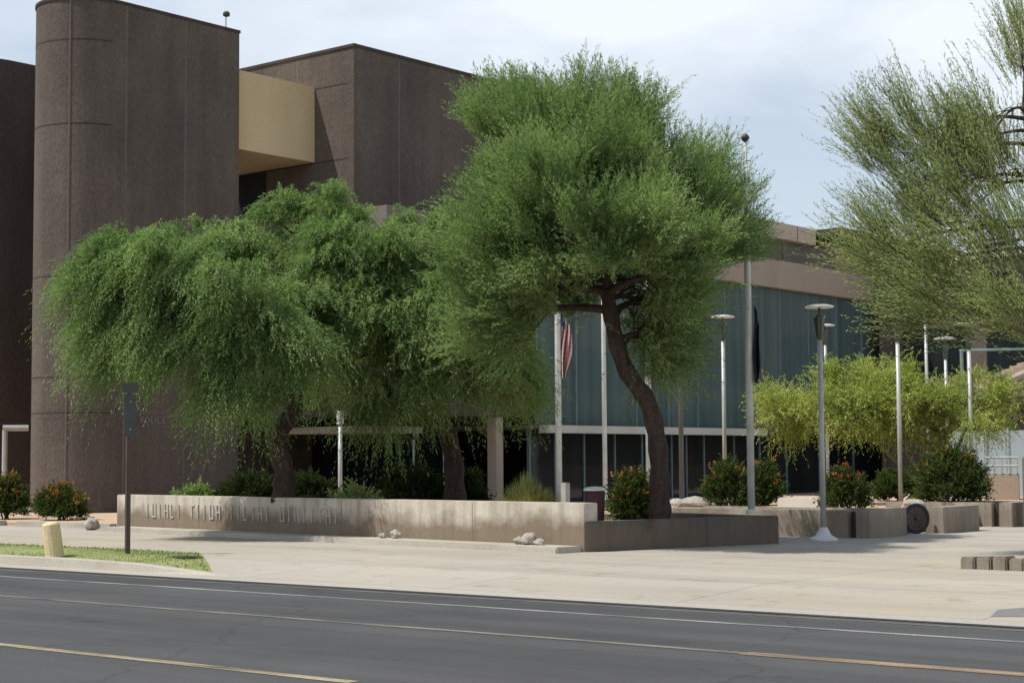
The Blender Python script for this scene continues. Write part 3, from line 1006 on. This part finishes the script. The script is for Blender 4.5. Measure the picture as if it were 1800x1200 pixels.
# ---------------------------------------------------------------- street furniture
# sign on a dark post
b0_ = G(224, 973, 0.12)
sg = thing('street_sign', b0_, 'dark street sign on a tall thin post, seen from behind', 'sign')
dist_s = math.hypot(b0_.x, b0_.y)
zt = P(222, 672, dist_s).z
m_ = MB(); m_.box(b0_.x - 0.03, b0_.x + 0.03, b0_.y - 0.04, b0_.y + 0.04, 0.08, zt); m_.build('post', 'pole_bronze', sg, bevel=0.008)
z1_, z0_ = P(222, 693, dist_s).z, P(222, 767, dist_s).z
m_ = MB(); m_.box(b0_.x + 0.034, b0_.x + 0.042, b0_.y - 0.12, b0_.y + 0.12, z0_, z1_); m_.build('sign_plate', 'sign_back', sg, bevel=0.003)
m_ = MB(); m_.box(b0_.x + 0.034, b0_.x + 0.042, b0_.y - 0.16, b0_.y + 0.16, z1_ + 0.03, zt - 0.01); m_.build('sign_plate', 'sign_back', sg, bevel=0.003)
for z in (z0_ + 0.12, z1_ - 0.12):
    m_ = MB(); m_.tube([(b0_.x + 0.04, b0_.y, z), (b0_.x + 0.05, b0_.y, z)], 0.014, 8); m_.build('bolt', 'pole_grey', sg)

# leaning tan bollard
bb = G(96, 974, 0.13)
tp = P(89, 917, math.hypot(bb.x, bb.y))
bt = MB()
path = [bb + (tp - bb) * t for t in (-0.08, 0, 0.3, 0.6, 0.92, 0.98, 1.0)]
bt.tube(path, [0.155, 0.15, 0.148, 0.145, 0.142, 0.12, 0.05], 16)
tag(bt.build('bollard', 'wood_post', smooth=False), 'thick leaning tan bollard on the grass verge', 'bollard')

# dark drain slot in the verge and a shadow painted as a grey plate
q = G(330, 980, 0.11)
dm = MB(); dm.prism([(q.x - 0.3, q.y - 0.08), (q.x + 0.12, q.y - 0.2), (q.x + 0.22, q.y + 0.12), (q.x - 0.2, q.y + 0.24)], 0.05, 0.128)
tag(dm.build('drain_cover', 'black_steel'), 'dark drain cover at the end of the grass verge', 'drain cover')
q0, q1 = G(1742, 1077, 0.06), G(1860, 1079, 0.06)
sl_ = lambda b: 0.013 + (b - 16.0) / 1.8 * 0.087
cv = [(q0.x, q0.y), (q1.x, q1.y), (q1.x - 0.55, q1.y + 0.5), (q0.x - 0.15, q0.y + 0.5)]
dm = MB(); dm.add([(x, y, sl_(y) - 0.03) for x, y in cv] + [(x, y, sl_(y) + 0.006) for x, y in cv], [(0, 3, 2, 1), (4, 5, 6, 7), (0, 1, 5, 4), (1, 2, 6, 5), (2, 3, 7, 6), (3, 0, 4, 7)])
tag(dm.build('shadow_patch', 'shadow_patch_grey'), 'grey flat plate painted as a shadow on the pavement near the right corner', 'shadow patch')

# short kerb island of stone blocks at the right
q0, q1 = G(1686, 999), G(1860, 1006)
isl = thing('kerb_island', q0, 'short low stone kerb at the right edge of the driveway', 'kerb')
dv2 = (q1 - q0); dv2.z = 0; L2 = dv2.length; dv2.normalize(); nv2 = Vector((-dv2.y, dv2.x, 0))
for i in range(6):
    s0 = q0 + dv2 * (L2 * i / 6 + 0.015); s1 = q0 + dv2 * (L2 * (i + 1) / 6 - 0.015)
    m_ = MB(); m_.prism([(v.x, v.y) for v in (s0, s1, s1 + nv2 * 0.3, s0 + nv2 * 0.3)], 0.06, 0.26 + 0.012 * (i % 3))
    m_.build('kerbstone', 'planter_concrete', isl, bevel=0.02)


# lamp posts
def lamp(px, disc_y, base_py, dist, disc_px, label, pole_top_y=None, base_px=None, foot=False):
    b = P(base_px or px, base_py, dist)
    top = P(px, disc_y, dist)
    gz = 0.1 if foot else max(0.1, min(b.z, 0.5))
    s = dist / F_PX
    t = thing('lamp_post', (b.x, b.y, gz), label, 'lamp post', 'disc-topped lamp posts along the walk')
    r = disc_px * s / 2
    zt = top.z
    zp = zt - 0.62
    m = MB(); m.tube([(b.x, b.y, gz), (b.x, b.y, zp)], [0.056, 0.046], 12); m.build('pole', 'pole_grey', t, smooth=True)
    m = MB(); m.lathe((b.x, b.y, zp), [(0.056, 0), (0.07, 0.02), (0.07, 0.1), (0.11, 0.4), (0.1, 0.44), (0.03, 0.47), (0.025, 0.59)], 16); m.build('lantern', 'lamp_glass', t, smooth=True)
    m = MB(); m.lathe((b.x, b.y, zt), [(r * 0.96, -0.03), (r, -0.025), (r, 0.0), (r * 0.6, 0.022), (r * 0.15, 0.03)], 24); m.build('lamp_shade', 'lamp_shade', t)
    if foot:
        m = MB(); m.lathe((b.x, b.y, gz), [(0.27, 0), (0.265, 0.03), (0.15, 0.09), (0.09, 0.2), (0.07, 0.24)], 18); m.build('foot', 'pole_white', t)
    return t


q = G(1448, 949)
lamp(1437, 538, 949, math.hypot(q.x, q.y), 50, 'nearest lamp post, with a white flared foot on the pavement', base_px=1448, foot=True)
lamp(1270, 556, 880, 44, 42, 'lamp post rising from the left flowering bush', base_px=1275)
lamp(1457, 571, 880, 55, 34, 'thin lamp post directly behind the one with the white foot', base_px=1456)
lamp(1575, 553, 888, 40, 42, 'lamp post in front of the yellow-green tree', base_px=1584)
lamp(1622, 503, 872, 52, 42, 'tallest lamp post, half hidden among the right tree leaves', base_px=1634)
lamp(1663, 594, 876, 52, 36, 'lamp post half hidden in the yellow-green tree crown', base_px=1668)
lamp(1704, 568, 884, 42, 36, 'lamp post rising beside the farthest concrete planter', base_px=1710)


# flagpoles
def flagpole(bx, by, tx, ty, dist, r, label, mat='pole_white', finial=True):
    b = P(bx, by, dist); t_ = P(tx, ty, dist)
    b.z = max(b.z, 0.1)
    root = thing('flagpole', b, label, 'flagpole', 'flagpoles before the glass hall')
    top = Vector((b.x, b.y, t_.z))
    m = MB(); m.tube([b, b.lerp(top, 0.62), top], [r, r * 0.92, r * 0.42], 12); m.build('pole', mat, root, smooth=True)
    m = MB(); m.lathe(b, [(r * 1.5, 0), (r * 1.45, 0.05), (r * 1.1, 0.08)], 16); m.build('collar', mat, root)
    if finial:
        m = MB(); m.lathe((top.x, top.y, top.z), [(0.015, 0), (0.05, 0.02), (0.085, 0.08), (0.05, 0.14), (0.01, 0.16)], 12); m.build('finial', 'black_steel', root, smooth=True)
    return root, b, top


_, f4b, f4t = flagpole(1321, 902, 1307, 250, 32.0, 0.068, 'tallest flagpole, with a ball on top and a dark flag')
_, f1b, f1t = flagpole(983, 888, 968, 330, 56, 0.107, 'flagpole flying the red and white striped flag')
flagpole(1064, 880, 1052, 380, 56, 0.08, 'bare flagpole between the striped flag and the leaning trunk')
flagpole(1142, 888, 1128, 420, 50, 0.096, 'bare white flagpole just left of the leaning trunk')
flagpole(1199, 888, 1190, 470, 50, 0.075, 'thin dark pole just right of the leaning trunk', 'pole_dark', False)
q = P(598, 862, 44)
ps = thing('entrance_post', (q.x, q.y, 0.1), 'thin white post with a short cap in the shade of the left trees', 'post')
m_ = MB(); m_.tube([(q.x, q.y, 0.1), (q.x, q.y, P(598, 745, 44).z)], 0.055, 10); m_.build('pole', 'pole_grey', ps, smooth=True)
m_ = MB(); m_.tube([(q.x, q.y, P(598, 745, 44).z), (q.x, q.y, P(598, 722, 44).z)], 0.09, 10); m_.build('cap', 'pole_white', ps)
q = P(994, 880, 40)
m_ = MB(); m_.box(q.x - 0.08, q.x + 0.08, q.y - 0.08, q.y + 0.08, 0.2, P(994, 848, 40).z)
tag(m_.build('short_post', 'pole_grey', bevel=0.01), 'short grey post standing behind the grass clump', 'post')


def drape(name, pole, ztop, zbot, width, label, mats, stripe):
    """limp flag hanging in folds beside its pole"""
    nu, nv_ = 26, 40
    m = MB()
    pts = []
    for j in range(nv_ + 1):
        v = j / nv_
        for i in range(nu + 1):
            u = i / nu
            w = width * (0.7 + 0.3 * math.sin(math.pi * min(1, v * 1.1 + 0.15)))
            off = RIGHT * (0.1 + u * w * (1 - 0.3 * v) + 0.02 * math.sin(v * 7 + u * 4)) + FWD * (0.10 * math.sin(u * 13 + v * 2.5) * (0.4 + v))
            z = ztop + (zbot - ztop) * v - u * 0.55 * (1 - v * 0.55)
            if v > 0.75:
                z += (v - 0.75) * (u - 0.2) * 1.2
            pts.append((pole.x + off.x, pole.y + off.y, z))
    faces, mi = [], []
    for j in range(nv_):
        for i in range(nu):
            a = j * (nu + 1) + i
            faces.append((a, a + 1, a + nu + 2, a + nu + 1)); mi.append(stripe(i / nu, j / nv_))
    m.add(pts, faces); m.m = mi
    o = m.build(name, mats, smooth=True)
    tag(o, label, 'flag')


drape('striped_flag', f1b, P(980, 548, 56).z, P(985, 662, 56).z, 0.42, 'limp red and white striped flag hanging on its pole', ['flag_red', 'flag_white', 'flag_blue'],
      lambda u, v: 2 if (v < 0.2 and u < 0.35) else int((u * 3.2 + v * 1.3 + 0.3) * 2) % 2)
drape('dark_flag', f4b, P(1322, 530, 32).z, P(1326, 668, 32).z, 0.14, 'limp dark flag hanging on the tallest flagpole', ['flag_dark'], lambda u, v: 0)

# bin behind the end of the lettered wall
q = P(1046, 905, 30.5)
bn = thing('litter_bin', (q.x, q.y, 0.38), 'dark maroon bin with a pale flat lid behind the wall end', 'bin')
zb = P(1042, 862, 30.5).z
m_ = MB(); m_.lathe((q.x, q.y, 0.38), [(0.13, 0), (0.16, 0.05), (0.185, zb - 0.42), (0.17, zb - 0.38)], 18); m_.build('body', 'bin_maroon', bn, smooth=True)
m_ = MB(); m_.lathe((q.x, q.y, zb), [(0.2, 0), (0.205, 0.03), (0.16, 0.06), (0.04, 0.075)], 18); m_.build('lid', 'bin_lid', bn)

# far right: tan wall block with railing, dark gate post, blue screen, stair
q0, q1 = P(1732, 880, 47), P(1793, 880, 47)
tb = thing('low_wall', (q0.x, q0.y, 0.3), 'pinkish tan wall block with a metal railing at the right edge', 'wall')
m_ = MB()
dv3 = q1 - q0; dv3.z = 0; n3 = Vector((-dv3.y, dv3.x, 0)).normalized()
zt = P(1760, 832, 47).z
m_.prism([(v.x, v.y) for v in (q0, q1, q1 + n3 * 1.6, q0 + n3 * 1.6)], 0.1, zt); m_.build('wall', 'pink_fascia', tb, bevel=0.02)
for k in range(5):
    s_ = q0 + dv3 * (0.06 + 0.22 * k)
    m_ = MB(); m_.tube([(s_.x, s_.y, zt), (s_.x, s_.y, zt + 0.42)], 0.025, 6); m_.build('baluster', 'pole_grey', tb)
m_ = MB()
for z in (zt + 0.2, zt + 0.42):
    a_, b_ = q0 + dv3 * 0.02, q0 + dv3 * 0.98
    m_.tube([(a_.x, a_.y, z), (b_.x, b_.y, z)], 0.03, 6)
m_.build('rail', 'pole_grey', tb)
q = G(1803, 926)
m_ = MB(); m_.box(q.x - 0.05, q.x + 0.35, q.y, q.y + 0.35, 0.08, P(1797, 803, math.hypot(q.x, q.y)).z)
tag(m_.build('gate_post', 'recess_grey', bevel=0.02), 'dark square gate post cut by the right edge of the photo', 'post')

q0, q1 = P(1655, 800, 66), P(1850, 800, 66)
sc = thing('screen_fence', (q0.x, q0.y, 0.1), 'pale blue panelled screen behind the yellow-green tree', 'fence')
dv3 = q1 - q0; dv3.z = 0
zz0, zz1 = P(1700, 815, 66).z, P(1700, 757, 66).z
n3 = Vector((-dv3.y, dv3.x, 0)).normalized()
for k in range(5):
    s0 = q0 + dv3 * (k / 5 + 0.008); s1 = q0 + dv3 * ((k + 1) / 5 - 0.008)
    m_ = MB(); m_.prism([(v.x, v.y) for v in (s0, s1, s1 + n3 * 0.05, s0 + n3 * 0.05)], zz0 - 1.2, zz1); m_.build('panel', 'panel_blue', sc)
    m_ = MB(); m_.tube([(s0.x, s0.y, 0.1), (s0.x, s0.y, zz1 + 0.12)], 0.05, 6); m_.build('post', 'pole_grey', sc)

st = thing('outdoor_stair', P(1735, 700, 60).xyz, 'sunlit tan outdoor staircase under a thin beam at the right edge', 'staircase')
s0 = P(1728, 674, 60); s1 = P(1850, 622, 60)
for k in range(9):
    a_ = s0.lerp(s1, k / 9); b_ = s0.lerp(s1, (k + 1) / 9)
    m_ = MB(); fx = FWD * 1.4
    m_.prism([(v.x, v.y) for v in (a_, b_ + RIGHT * 0.04, b_ + RIGHT * 0.04 + fx, a_ + fx)], a_.z - 0.12, a_.z + 0.1); m_.build('step', 'pink_fascia', st)
m_ = MB()
a_, b_ = P(1686, 616, 58), P(1850, 612, 58)
m_.tube([a_, b_], 0.045, 8); m_.build('beam', 'mullion', st)
m_ = MB()
for px in (1690, 1850):
    q = P(px, 616, 58); m_.tube([(q.x, q.y, 0.1), (q.x, q.y, q.z)], 0.06, 8)
m_.build('post', 'mullion', st)
m_ = MB(); a_, b_ = s0 + Vector((0, 0, -0.25)), s1 + Vector((0, 0, -0.25))
m_.tube([a_, b_], 0.12, 8); m_.build('stringer', 'pink_fascia', st)

# ---------------------------------------------------------------- trees
D1 = 35.0
make_tree('mesquite_tree', 'wide weeping green tree at the left in front of the rounded tower', 'tree', 'green trees behind the walls',
          [P(497, 885, D1), P(500, 830, D1), P(487, 770, D1), P(520, 705, D1), P(470, 620, D1 - .3), P(400, 540, D1 - .4)], [0.26, 0.21, 0.19, 0.17, 0.13, 0.08],
          [(235, 460, 75, 45, 0, 1.2), (185, 498, 48, 50, -.2, 0.9), (250, 533, 95, 80, -.8, 1.3), (192, 575, 36, 50, -.2, 0.7), (215, 592, 30, 32, 0, .6), (265, 580, 75, 55, -.2, 1.0),
           (345, 490, 90, 65, -.6, 1.4), (345, 570, 85, 85, -1.0, 1.3), (430, 488, 90, 75, -1, 1.4), (450, 580, 85, 80, -1.5, 1.3), (395, 615, 50, 70, -1.0, .9), (410, 660, 36, 38, -1.0, .6),
           (310, 440, 70, 35, .8, 1.1), (270, 490, 90, 60, -.9, 1.2), (390, 460, 80, 45, .2, 1.1), (450, 602, 60, 70, -.9, .9), (520, 582, 80, 90, -.8, 1.2), (470, 640, 50, 55, .6, .8)],
          D1, 17, 'bark', 'leaf_mesquite', dict(n_twig=20, length=0.85, leaf=0.092, leaf_w=0.0175, k=27, wo=0.85, wu=0.25, wr=0.42, droop=0.95, spread=0.08), fan=(P(470, 720, D1), 0.6), head_r=0.4, shrink=0.2)
D2 = 37.0
make_tree('mesquite_tree', 'broad bushy green tree standing between the left weeping tree and the leaning one', 'tree', 'green trees behind the walls',
          [P(800, 880, D2), P(795, 800, D2), P(770, 720, D2), P(720, 640, D2), P(660, 560, D2), P(600, 470, D2)], [0.24, 0.2, 0.18, 0.15, 0.11, 0.07],
          [(520, 415, 60, 45, 0, 1.1), (600, 415, 85, 60, -.6, 1.4), (690, 450, 75, 62, -.8, 1.4), (570, 488, 90, 75, -1.2, 1.3), (660, 528, 95, 80, -1.4, 1.4), (600, 582, 85, 80, -.6, 1.3),
           (760, 488, 85, 85, -.9, 1.3), (740, 572, 90, 80, -1.6, 1.3), (690, 630, 70, 60, -.6, 1.0), (790, 630, 75, 65, -1.7, 1.1), (720, 680, 48, 38, -1.7, .7), (850, 558, 80, 80, -.6, 1.2),
           (860, 630, 60, 70, 0, .9), (610, 650, 60, 60, .4, .8), (640, 470, 90, 60, -1.3, 1.2), (560, 560, 80, 70, -1.0, 1.2), (830, 460, 70, 70, -.4, 1.1), (780, 548, 90, 70, -1.4, 1.1), (650, 582, 80, 80, -1.6, 1.1), (890, 610, 45, 65, .6, .9), (880, 660, 38, 35, .6, .6), (680, 695, 35, 28, -1.7, .5)],
          D2, 16, 'bark', 'leaf_mesquite', dict(n_twig=20, length=0.85, leaf=0.092, leaf_w=0.018, k=27, wo=0.85, wu=0.35, wr=0.42, droop=0.75, spread=0.08), fan=(P(690, 660, D2), 0.6), head_r=0.4, shrink=0.2)
D3 = 30.6
make_tree('leaning_tree', 'tallest green tree with a thick leaning trunk in the dark planter', 'tree', 'green trees behind the walls',
          [P(1160, 925, D3), P(1160, 880, D3), P(1157, 790, D3), P(1140, 710, D3), P(1098, 645, D3), P(1075, 560, D3), P(1062, 470, D3), P(1050, 380, D3), P(1030, 270, D3)],
          [0.23, 0.185, 0.17, 0.162, 0.153, 0.14, 0.12, 0.09, 0.05],
          [(860, 575, 55, 45, 0.3, .8), (1020, 505, 60, 30, .9, .8), (1110, 505, 55, 35, .9, .8), (1150, 545, 30, 45, .8, .6), (1018, 222, 50, 50, 0, .8, .35), (1092, 222, 45, 45, .2, .7, .35), (893, 228, 40, 42, 0, .7, .35), (950, 238, 40, 40, .1, .7, .3), (1165, 590, 40, 55, .8, .6), (921, 249, 55, 65, 0, 0.9), (1000, 285, 95, 70, -.3, 1.2, .8), (1085, 249, 58, 55, .2, 0.9), (896, 535, 70, 45, -.5, .9), (866, 500, 60, 60, -.3, .9), (1130, 530, 60, 50, .5, .8), (906, 324, 80, 70, -.4, 1.1), (876, 380, 80, 60, -.4, 1.0), (980, 354, 120, 75, -1.9, 1.4),
           (1080, 344, 80, 75, -.4, 1.2), (916, 440, 100, 65, -1.0, 1.1), (1010, 430, 105, 65, -2.3, 1.3), (971, 478, 85, 42, -1.7, 1.0), (1110, 430, 90, 70, -2.2, 1.3), (1170, 344, 85, 65, 0.4, 1.2), (956, 294, 80, 70, -.8, 1.1), (1060, 284, 80, 70, -.8, 1.1), (1100, 390, 90, 70, -1.2, 1.2), (896, 470, 80, 60, -.9, 1.0),
           (1235, 344, 80, 58, 1.7, 1.0), (1210, 410, 90, 65, -.3, 1.1), (1275, 395, 52, 55, 1.9, .9), (1180, 490, 85, 60, -1.2, 1.1), (1262, 418, 55, 34, 1.2, .8), (1170, 590, 45, 70, .3, .6), (906, 520, 70, 50, -.4, .9)],
          D3, 18, 'bark', 'leaf_tall', dict(n_twig=20, length=0.85, leaf=0.085, leaf_w=0.0155, k=27, wo=0.75, wu=0.55, wr=0.4, droop=0.14, spread=0.08), fan=(P(1060, 540, D3), 0.9), head_r=0.4, shrink=0.2, limb_r=0.085)
D4 = 27.0
make_tree('desert_tree', 'airy olive green tree reaching in from the right edge', 'tree', None,
          [G(2010, 985), P(2000, 850, D4), P(1975, 700, D4), P(1940, 560, D4), P(1890, 430, D4), P(1830, 300, D4), P(1800, 180, D4)], [0.24, 0.2, 0.19, 0.17, 0.13, 0.08, 0.04],
          [(1795, 120, 40, 110, 0, 0.7, .5), (1746, 230, 60, 80, 0, 0.8, .5), (1677, 260, 60, 60, -.2, 0.8, .45), (1616, 240, 50, 60, 0, 0.7, .4), (1571, 300, 50, 50, .2, 0.6, .4), (1661, 340, 80, 60, -.3, 0.9, .55), (1742, 340, 80, 80, -.5, 1.0, .6),
           (1800, 310, 70, 90, -.3, 1.0, .7), (1628, 410, 75, 42, -.2, 0.8, .6), (1718, 440, 90, 60, -.6, 1.0, .9), (1791, 450, 80, 70, -.7, 1.1, 1), (1669, 515, 80, 48, -.3, 0.9, 1), (1742, 545, 80, 45, -.6, 1.0, 1.1), (1800, 555, 60, 50, -.5, 1.0, 1.1),
           (1595, 470, 55, 38, 0, 0.6, .9), (1640, 560, 50, 35, 0, .5, .8), (1546, 440, 35, 30, 0, .5, .6), (1900, 350, 100, 140, 0, 1.2, .6), (1900, 560, 90, 80, 0, 1.0, .8)],
          D4, 18.0, 'bark', 'leaf_olive', dict(n_twig=12, length=1.05, leaf=0.075, leaf_w=0.014, k=22, wo=0.9, wu=0.3, wr=0.26, droop=0.1, spread=0.1, twig_w=0.01, along=0.9), fan=(P(1960, 640, D4), 1.6), twigs_per_limb=10, limb_r=0.035, shell=0.2, sub=4, head_r=0.25, shrink=0.3)
D5 = 43.0
make_tree('palo_verde', 'small yellow-green umbrella-shaped tree among the lamp posts', 'tree', None,
          [P(1640, 880, D5), P(1638, 850, D5), P(1650, 800, D5), P(1672, 750, D5), P(1690, 715, D5)], [0.15, 0.12, 0.1, 0.08, 0.05],
          [(1385, 718, 62, 32, 0, 0.8), (1450, 707, 70, 42, -.4, 1.0), (1530, 707, 75, 50, -.8, 1.2), (1610, 707, 75, 50, -1, 1.3), (1690, 715, 75, 45, -.8, 1.2), (1760, 714, 55, 27, -.2, .9, .5), (1480, 729, 80, 22, -.4, 1.0, .5), (1570, 737, 70, 22, -.2, .9, .5),
           (1660, 733, 70, 20, 0, .9, .5), (1480, 681, 55, 28, .2, .8), (1580, 673, 65, 28, .3, .9), (1380, 733, 40, 18, 0, .6, .5)],
          D5, 17.0, 'green_bark', 'leaf_yellow', dict(n_twig=22, length=0.55, leaf=0.075, leaf_w=0.021, k=15, wo=0.7, wu=0.35, wr=0.65, droop=0.3, spread=0.1), limb_r=0.05, sub=4, head_r=0.3, shrink=0.12)
# its extra stems
pvr = [o for o in bpy.data.objects if o.name.startswith('palo_verde')][0]
m_ = MB()
for ex, ey, dx in ((1560, 740, 0), (1600, 720, .3), (1710, 730, -.3), (1500, 730, .2)):
    m_.tube(bez(P(1640 + random.uniform(-6, 6), 868, D5), P((1640 + ex) / 2, 810, D5 + dx), P(ex, ey, D5 + dx), 8), [0.075 - 0.006 * k for k in range(9)], 8)
m_.build('stems', 'green_bark', pvr, smooth=True)


# ---------------------------------------------------------------- shrubs
def shrub(name, px, base_y, w, h, dist, label, cat, leaf='leaf_shrub', petal=None, npet=0, dens=1.0, lean=0.5, length=0.34, group=None, grass=False, z_base=None):
    s = dist / F_PX
    b = P(px, base_y, dist)
    if z_base is not None:
        b.z = z_base
    root = thing(name, b, label, cat, group)
    hw, hh = w * s / 2, h * s
    n = int(70 * dens)
    if grass:
        m = int(1400 * dens)
        an = rng.uniform(0, 2 * np.pi, m)
        d = np.stack([np.cos(an), np.sin(an), np.zeros(m)], 1)
        sp = rng.uniform(0, 1, (m, 1)) ** 0.6
        p0 = np.array(b) + d * rng.uniform(0, 0.25 * hw, (m, 1))
        tip = np.array(b) + d * sp * hw * 1.0 + np.array([0, 0, 1.0]) * (hh * (1.1 - 0.55 * sp) * rng.uniform(0.6, 1.0, (m, 1)))
        midp = (p0 * 0.45 + tip * 0.55) + np.array([0, 0, 1.0]) * hh * 0.12
        sd2 = unit(np.cross(d, [0, 0, 1.0]) + rng.normal(size=(m, 3)) * 0.3) * 0.011
        V = np.concatenate([np.stack([p0 - sd2, p0 + sd2, midp + sd2, midp - sd2], 1), np.stack([midp - sd2, midp + sd2, tip + sd2 * 0.1, tip - sd2 * 0.1], 1)])
        quads('blades', V, [leaf], root)
        return root
    u = unit(rng.normal(size=(n, 3))); u[:, 2] = np.abs(u[:, 2])
    r = rng.uniform(0.35, 1, (n, 1)) ** 0.5
    q = u * r
    R = np.array(RIGHT); Fd = np.array(FWD)
    c = np.array(b) + q[:, :1] * R * hw * 0.85 + q[:, 1:2] * Fd * hw * 0.8 + np.array([0, 0, 1.0]) * (0.12 * hh + q[:, 2:] * hh * 0.8)
    V, mi = tufts(c, unit(u + np.array([0, 0, 0.3])), 14, length, 0.085, 0.034, 11, 0.6, lean, 0.7, 0.15, 0.05)
    if petal:
        k = rng.choice(np.where(c[:, 2] > b.z + hh * 0.4)[0], npet)
        fc = c[k] + u[k] * rng.uniform(0.05, 0.28, (npet, 1)) + np.array([0, 0, 1.0]) * rng.uniform(0, 0.14, (npet, 1))
        V2, mi2 = tufts(fc, u[k], 3, 0.09, 0.055, 0.04, 4, 0.5, 0.6, 0.6, 0.0, 0.04, 0)
        V = np.concatenate([V, V2]); mi = np.concatenate([mi, np.full(len(V2), 2)])
    quads('foliage', V, [leaf, 'twig'] + ([petal] if petal else []), root, mi)
    m = MB()
    for k in range(7):
        e = Vector(c[k])
        m.tube(bez(b + Vector((random.uniform(-.08, .08), random.uniform(-.08, .08), 0)), b.lerp(e, 0.5) + Vector((0, 0, .1)), e, 5), [0.022 - 0.003 * z for z in range(6)], 5)
    m.build('stems', 'bark', root)
    return root


GRP = 'flowering bushes'
shrub('flowering_bush', 12, 915, 74, 68, 47, 'orange-flowered bush at the left edge below the portal frame', 'bush', petal='petal_orange', npet=70, group=GRP, z_base=0.16)
shrub('flowering_bush', 107, 920, 84, 50, 45.5, 'low orange-flowered bush at the foot of the rounded tower', 'bush', petal='petal_orange', npet=70, group=GRP, z_base=0.16)
shrub('flowering_bush', 1112, 910, 62, 80, 33, 'bush with orange tips just left of the leaning trunk', 'bush', petal='petal_orange', npet=55, group=GRP, z_base=0.36)
shrub('flowering_bush', 1280, 892, 74, 88, 41, 'rounded green bush at the foot of the tallest flagpole, on its left', 'bush', petal='petal_orange', npet=30, group=GRP, z_base=0.3)
shrub('flowering_bush', 1343, 888, 62, 88, 42, 'orange-tipped bush right of the tallest flagpole', 'bush', petal='petal_orange', npet=55, group=GRP, z_base=0.3)
shrub('flowering_bush', 1488, 895, 66, 58, 36.8, 'red-flowered bush in the nearest concrete planter', 'bush', petal='petal_red', npet=55, group=GRP, z_base=0.5)
shrub('dark_bush', 1672, 888, 115, 96, 40, 'big dark green bush below the yellow-green tree', 'bush', petal='petal_orange', npet=50, dens=1.8, length=0.42, z_base=0.48)
shrub('dark_bush', 1585, 880, 100, 52, 46, 'wide low dark bush behind the nearest planter', 'bush', dens=1.2, z_base=0.45)
shrub('leafy_plant', 343, 880, 62, 48, 39.3, 'pale-leaved plant showing over the left part of the lettered wall', 'plant', leaf='leaf_mesquite', dens=0.4, z_base=0.36)
GB = 'dark shrubs behind the lettered wall'
for px, w_, h_, lb in ((440, 110, 78, 'dark shrub left of the weeping tree trunk'), (545, 90, 72, 'dark shrub right of the weeping tree trunk'),
                       (720, 130, 84, 'widest dark shrub behind the middle of the lettered wall'), (815, 80, 74, 'dark shrub below the bushy middle tree')):
    shrub('dark_shrub', px, 885, w_, h_, 38.2 - 0.0 * px, lb, 'shrub', leaf='leaf_dark', dens=1.0, group=GB, z_base=0.36)
shrub('leafy_plant', 625, 880, 80, 58, 36, 'sparse grey-green plant beside the thin white post', 'plant', leaf='leaf_olive', dens=0.3, lean=0.9, z_base=0.36)
shrub('grass_clump', 925, 890, 135, 104, 31, 'yellow-green fountain grass clump behind the right half of the lettered wall', 'grass clump', leaf='leaf_grass', grass=True, z_base=0.36)

# ---------------------------------------------------------------- light, sky, camera
SUN_EL = math.radians(59.5)
s_h = Vector((-0.60, -0.80)).normalized()
sdir = Vector((s_h.x * math.cos(SUN_EL), s_h.y * math.cos(SUN_EL), math.sin(SUN_EL)))
sl = bpy.data.lights.new('sun', 'SUN')
sl.energy = 5.0
sl.angle = math.radians(0.5)
sl.color = (1.0, 0.955, 0.88)
so = bpy.data.objects.new('sun', sl)
COL.objects.link(so)
so.rotation_euler = (-sdir).to_track_quat('-Z', 'Y').to_euler()
so.location = (0, 0, 60)

wd = bpy.data.worlds.new('World')
scene.world = wd
wd.use_nodes = True
nt = wd.node_tree
bg = nt.nodes['Background']
bg.inputs['Strength'].default_value = 0.12
sky = nt.nodes.new('ShaderNodeTexSky')
sky.sky_type = 'NISHITA'
sky.sun_disc = False
sky.sun_elevation = SUN_EL
sky.sun_rotation = math.atan2(s_h.x, s_h.y)
sky.air_density = 1.0
sky.dust_density = 0.8
tc = nt.nodes.new('ShaderNodeTexCoord')
mp = nt.nodes.new('ShaderNodeMapping')
mp.inputs['Scale'].default_value = (1.0, 1.0, 2.6)
nt.links.new(tc.outputs['Generated'], mp.inputs['Vector'])
cn = N(nt, 'ShaderNodeTexNoise', Scale=3.4, Detail=5, Roughness=0.48, Distortion=0.3)
nt.links.new(mp.outputs['Vector'], cn.inputs['Vector'])
cf = ramp(nt, cn.outputs['Fac'], [(0.36, (0.45,) * 3), (0.58, (1.0,) * 3)])
sx_ = nt.nodes.new('ShaderNodeSeparateXYZ')
nt.links.new(tc.outputs['Generated'], sx_.inputs[0])
hi = ramp(nt, sx_.outputs['Z'], [(0.34, (1, 1, 1)), (0.62, (0.25,) * 3)])
cf = mix(nt, 1.0, cf, hi, 'MULTIPLY')
skc = mix(nt, cf, sky.outputs['Color'], (7.6, 8.15, 8.8))
nt.links.new(skc, bg.inputs['Color'])

cam = bpy.data.cameras.new('camera')
cam.sensor_width = 36.0
cam.lens = F_PX / 1800 * 36
cam.clip_start = 0.1
cam.clip_end = 3000
co = bpy.data.objects.new('camera', cam)
COL.objects.link(co)
X, Y, Z = cam_vec(1, 0, 0), cam_vec(0, 0, 1), -cam_vec(0, 1, 0)
M = Matrix((X, Y, Z)).transposed().to_4x4()
M.translation = Vector((0, 0, EYE))
co.matrix_world = M
scene.camera = co

scene.view_settings.view_transform = 'Standard'
scene.view_settings.look = 'None'
scene.view_settings.exposure = 0.0
scene.view_settings.gamma = 1.0
scene.view_settings.use_curve_mapping = False
scene.cycles.max_bounces = 6
scene.cycles.transparent_max_bounces = 4
